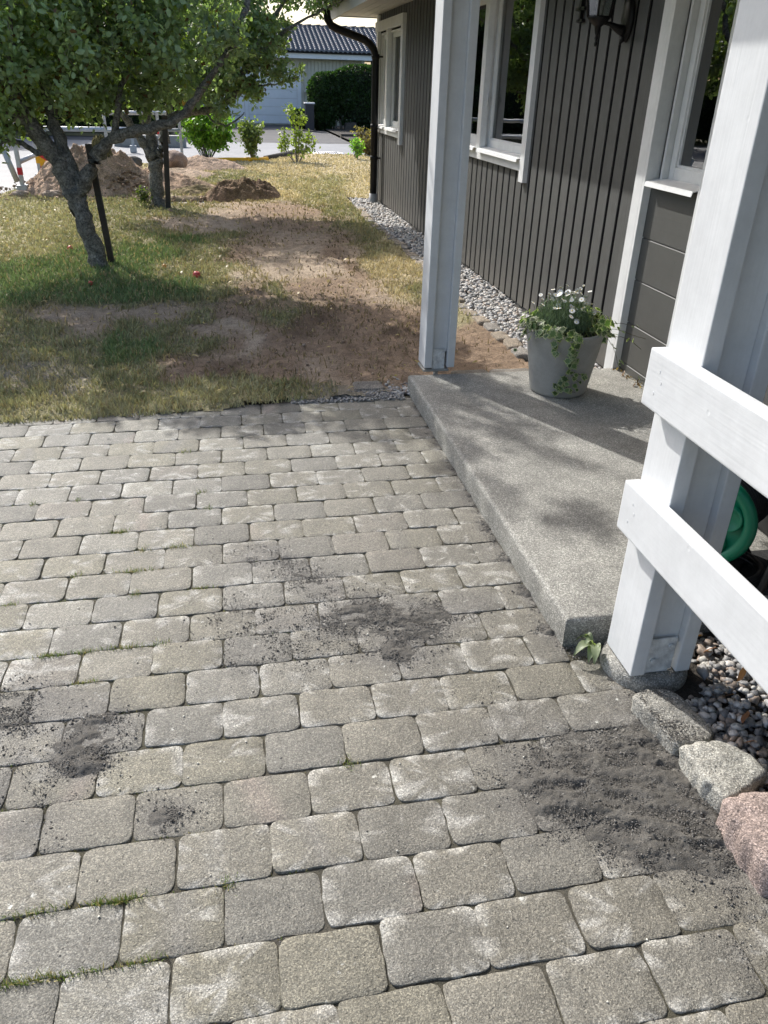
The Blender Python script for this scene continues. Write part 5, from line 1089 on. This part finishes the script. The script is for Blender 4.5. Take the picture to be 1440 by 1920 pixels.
q=MB(); q.box((3.19,33.35,0),(3.52,33.65,.90),.01); q.build('body',mat('black_cabinet',(.02,.022,.03),.4),bx); q=MB(); q.box((3.16,33.32,.9005),(3.55,33.68,.95),.008); q.build('top',M['whitep'],bx); settle(bx)
q=MB(); q.prism([(4.75,.0),(5.25,.0),(5.2,.28),(4.8,.25)],1,33.6,34.0); tag(q.build('garden_stone',M['timber']),'squat brownish stone under the hedge','stone')
nb=empty('garage_house',(2,38,0),'beige garage building with a white panel door and dark tiled roof across the road','house')
M['beige']=mat('beige_boards',(.62,.59,.48),.7,var=.06,vscale=2); M['door']=mat('white_door',(.90,.91,.90),.5,var=.03)
q=MB(); q.box((-6,38.02,-.05),(6.16,44,2.55))
for k in range(78): x_=-6+k*.155; q.box((x_,37.985,-.03),(x_+.12,38.021,2.54)) if not(0.2<x_<3.4 and False) else None
q.build('wall',[M['beige']],nb)
q=MB(); q.box((6.08,37.965,0),(6.22,38.03,2.5),.01); q.build('corner_board',M['door'],nb)
for (a,b,nm) in ((1.20,3.28,'garage_door'),(.30,1.02,'side_door')):
    q=MB(); n_=6
    for k in range(n_): q.box((a,37.95,.02+k*.325),(b,37.98,.02+k*.325+.318),.008)
    d_=q.build(nm,M['door'],nb)
    if nm=='garage_door': q=MB(); q.box((a+.04,37.93,.10),(a+.18,37.949,.15)); q.build('handle',M['black'],d_)
    else: q=MB(); q.box((a+.3,37.93,.28),(a+.5,37.949,.33)); q.build('vent',M['steel'],d_)
q=MB(); q.box((3.285,37.92,0),(3.46,37.985,1.99),.01); q.box((1.03,37.92,0),(1.19,37.985,1.99),.01); q.box((.1,37.92,0),(.29,37.985,1.99),.01); q.box((.1,37.91,1.9905),(3.52,37.99,2.14),.01); q.build('door_frame',M['door'],nb)
q=MB(); q.box((-6.4,37.55,2.50),(8.2,37.60,2.70),.01); q.box((-6.4,37.60,2.50),(8.2,38.0,2.52)); q.build('fascia',M['door'],nb)
q=MB(); q.cyl((-6.4,37.48,2.74),(8.2,37.48,2.74),.05,n=12); q.cyl((6.45,37.55,2.7),(6.5,37.9,2.3),.035,n=10); q.build('gutter',M['black'],nb)
# tiled roof: wavy courses
nxr,nc=440,15; xs_=np.linspace(-6.4,8.2,nxr); Vs=[];Fs=[];b=0
sl=(3.75-2.72)/(41.0-37.42)
for k in range(nc):
    y0=37.42+k*.245; z0=2.76+k*.245*sl; wv=.06*np.abs(np.sin(xs_*math.pi/.20))**.8
    for (dy,dz) in ((0,-.03),(0,.06),(.27,.27*sl+.0)):
        Vs.append(np.stack([xs_,np.full(nxr,y0+dy),z0+dz+wv*(1 if dz or True else 0)],1))
    i=np.arange(nxr-1)
    for r_ in range(2): Fs.append(np.stack([i,i+1,i+1+nxr,i+nxr],1)+b+r_*nxr)
    b+=3*nxr
npmesh('tiled_roof',np.concatenate(Vs),np.concatenate(Fs),mat('glazed_dark_tile',(.07,.07,.078),.3,spec=.9,var=.15,vscale=6),nb,smooth=True)
q=MB()
for k in range(36): q.cyl((-6.4+k*.41,41.1,3.80),(-6.4+k*.41+.42,41.1,3.82),.11,.12,n=12)
q.prism([(-6.4,2.6),(8.2,2.6),(8.2,3.8),(-6.4,3.8)],1,41.05,44.5); q.build('ridge_tiles',mat('ridge_tile',(.04,.045,.04),.7,var=.3,vscale=5),nb)
settle(nb)
gl=empty('gate_lamp',(3.74,37.8,1.3),'small white bell shaped lamp on the beige wall beside the garage door','wall lamp')
q=MB(); q.lathe([(.0,1.62),(.015,1.60),(.02,1.5),(.05,1.42),(.09,1.36),(.15,1.30),(.16,1.27),(.0,1.27)],(3.74,37.8,0),20); q.build('shade',M['whitep'],gl); q=MB(); q.tube([(3.74,37.99,1.5),(3.74,37.85,1.56),(3.74,37.8,1.58)],.015,8); q.build('arm',M['whitep'],gl); settle(gl)
# low dark kerb wall of the bed
q=MB(); q.box((4.0,29.2,-.06),(14,29.45,.10),.01); tag(q.build('bed_wall',M['timber']),'low dark brick edging of the bed under the hedge','low wall')
# ============================================================ BACKGROUND TREES
def bgtree(x,y,h,r,label,col,n,s=.17,kind='broadleaf_tree'):
    so=[((x,y,h*.62),(r,r,h*.38),2.2),((x-r*.5,y-.3,h*.45),(r*.7,r*.7,h*.28),2.2),((x+r*.5,y,h*.5),(r*.7,r*.7,h*.3),2.2)]
    return leafy(kind,label,'tree',so,n,s,col,'trees beyond the road',amp=.22,trunk=[([(x,y,-.1),(x+.1,y,h*.3),(x,y,h*.5)],[.22,.18,.12])])
bgtree(-5.2,33,6.2,2.3,'broad dark green tree directly behind the near apple crown',(.035,.06,.018),16000)
bgtree(-9.5,31,7.5,2.8,'tall dark tree at the far left beyond the road',(.030,.055,.018),15000)
bgtree(-1.6,41,6.0,2.2,'dark tree behind the left end of the garage house',(.035,.06,.02),9000)
bgtree(-14.5,27,8.0,3.0,'broad dark tree beyond the road, leftmost',(.04,.065,.02),12000)
bgtree(-12,20,8.5,2.8,'bushy green tree on the left side of the road',(.05,.08,.02),14000)
bgtree(-10.5,13.0,7.0,2.4,'green garden tree left of the lawn',(.05,.085,.022),14000)
leafy('boundary_hedge','long low dark hedge beyond the road behind the big soil heap','hedge',[((-6.5,30.2,.75),(5.2,.6,.85),5),((-16,29.5,.9),(5,.6,1.0),5)],26000,.11,(.032,.055,.016),amp=.08)
tag(grid(-60,-2,28.0,40,-.02,'grass_verge',M['verge'],20,10),kind='structure')
# dark broken leaves on the road at far left
n=30; x=rng.normal(-3.9,.12,n); y=rng.normal(13.6,.1,n); tag(cards('leaf_scraps',x,y,np.full(n,-.03),rng.uniform(.02,.05,n),np.array([.03,.035,.02])*rng.uniform(.5,1.5,(n,1)),M['leaf'],1.0),kind='stuff')
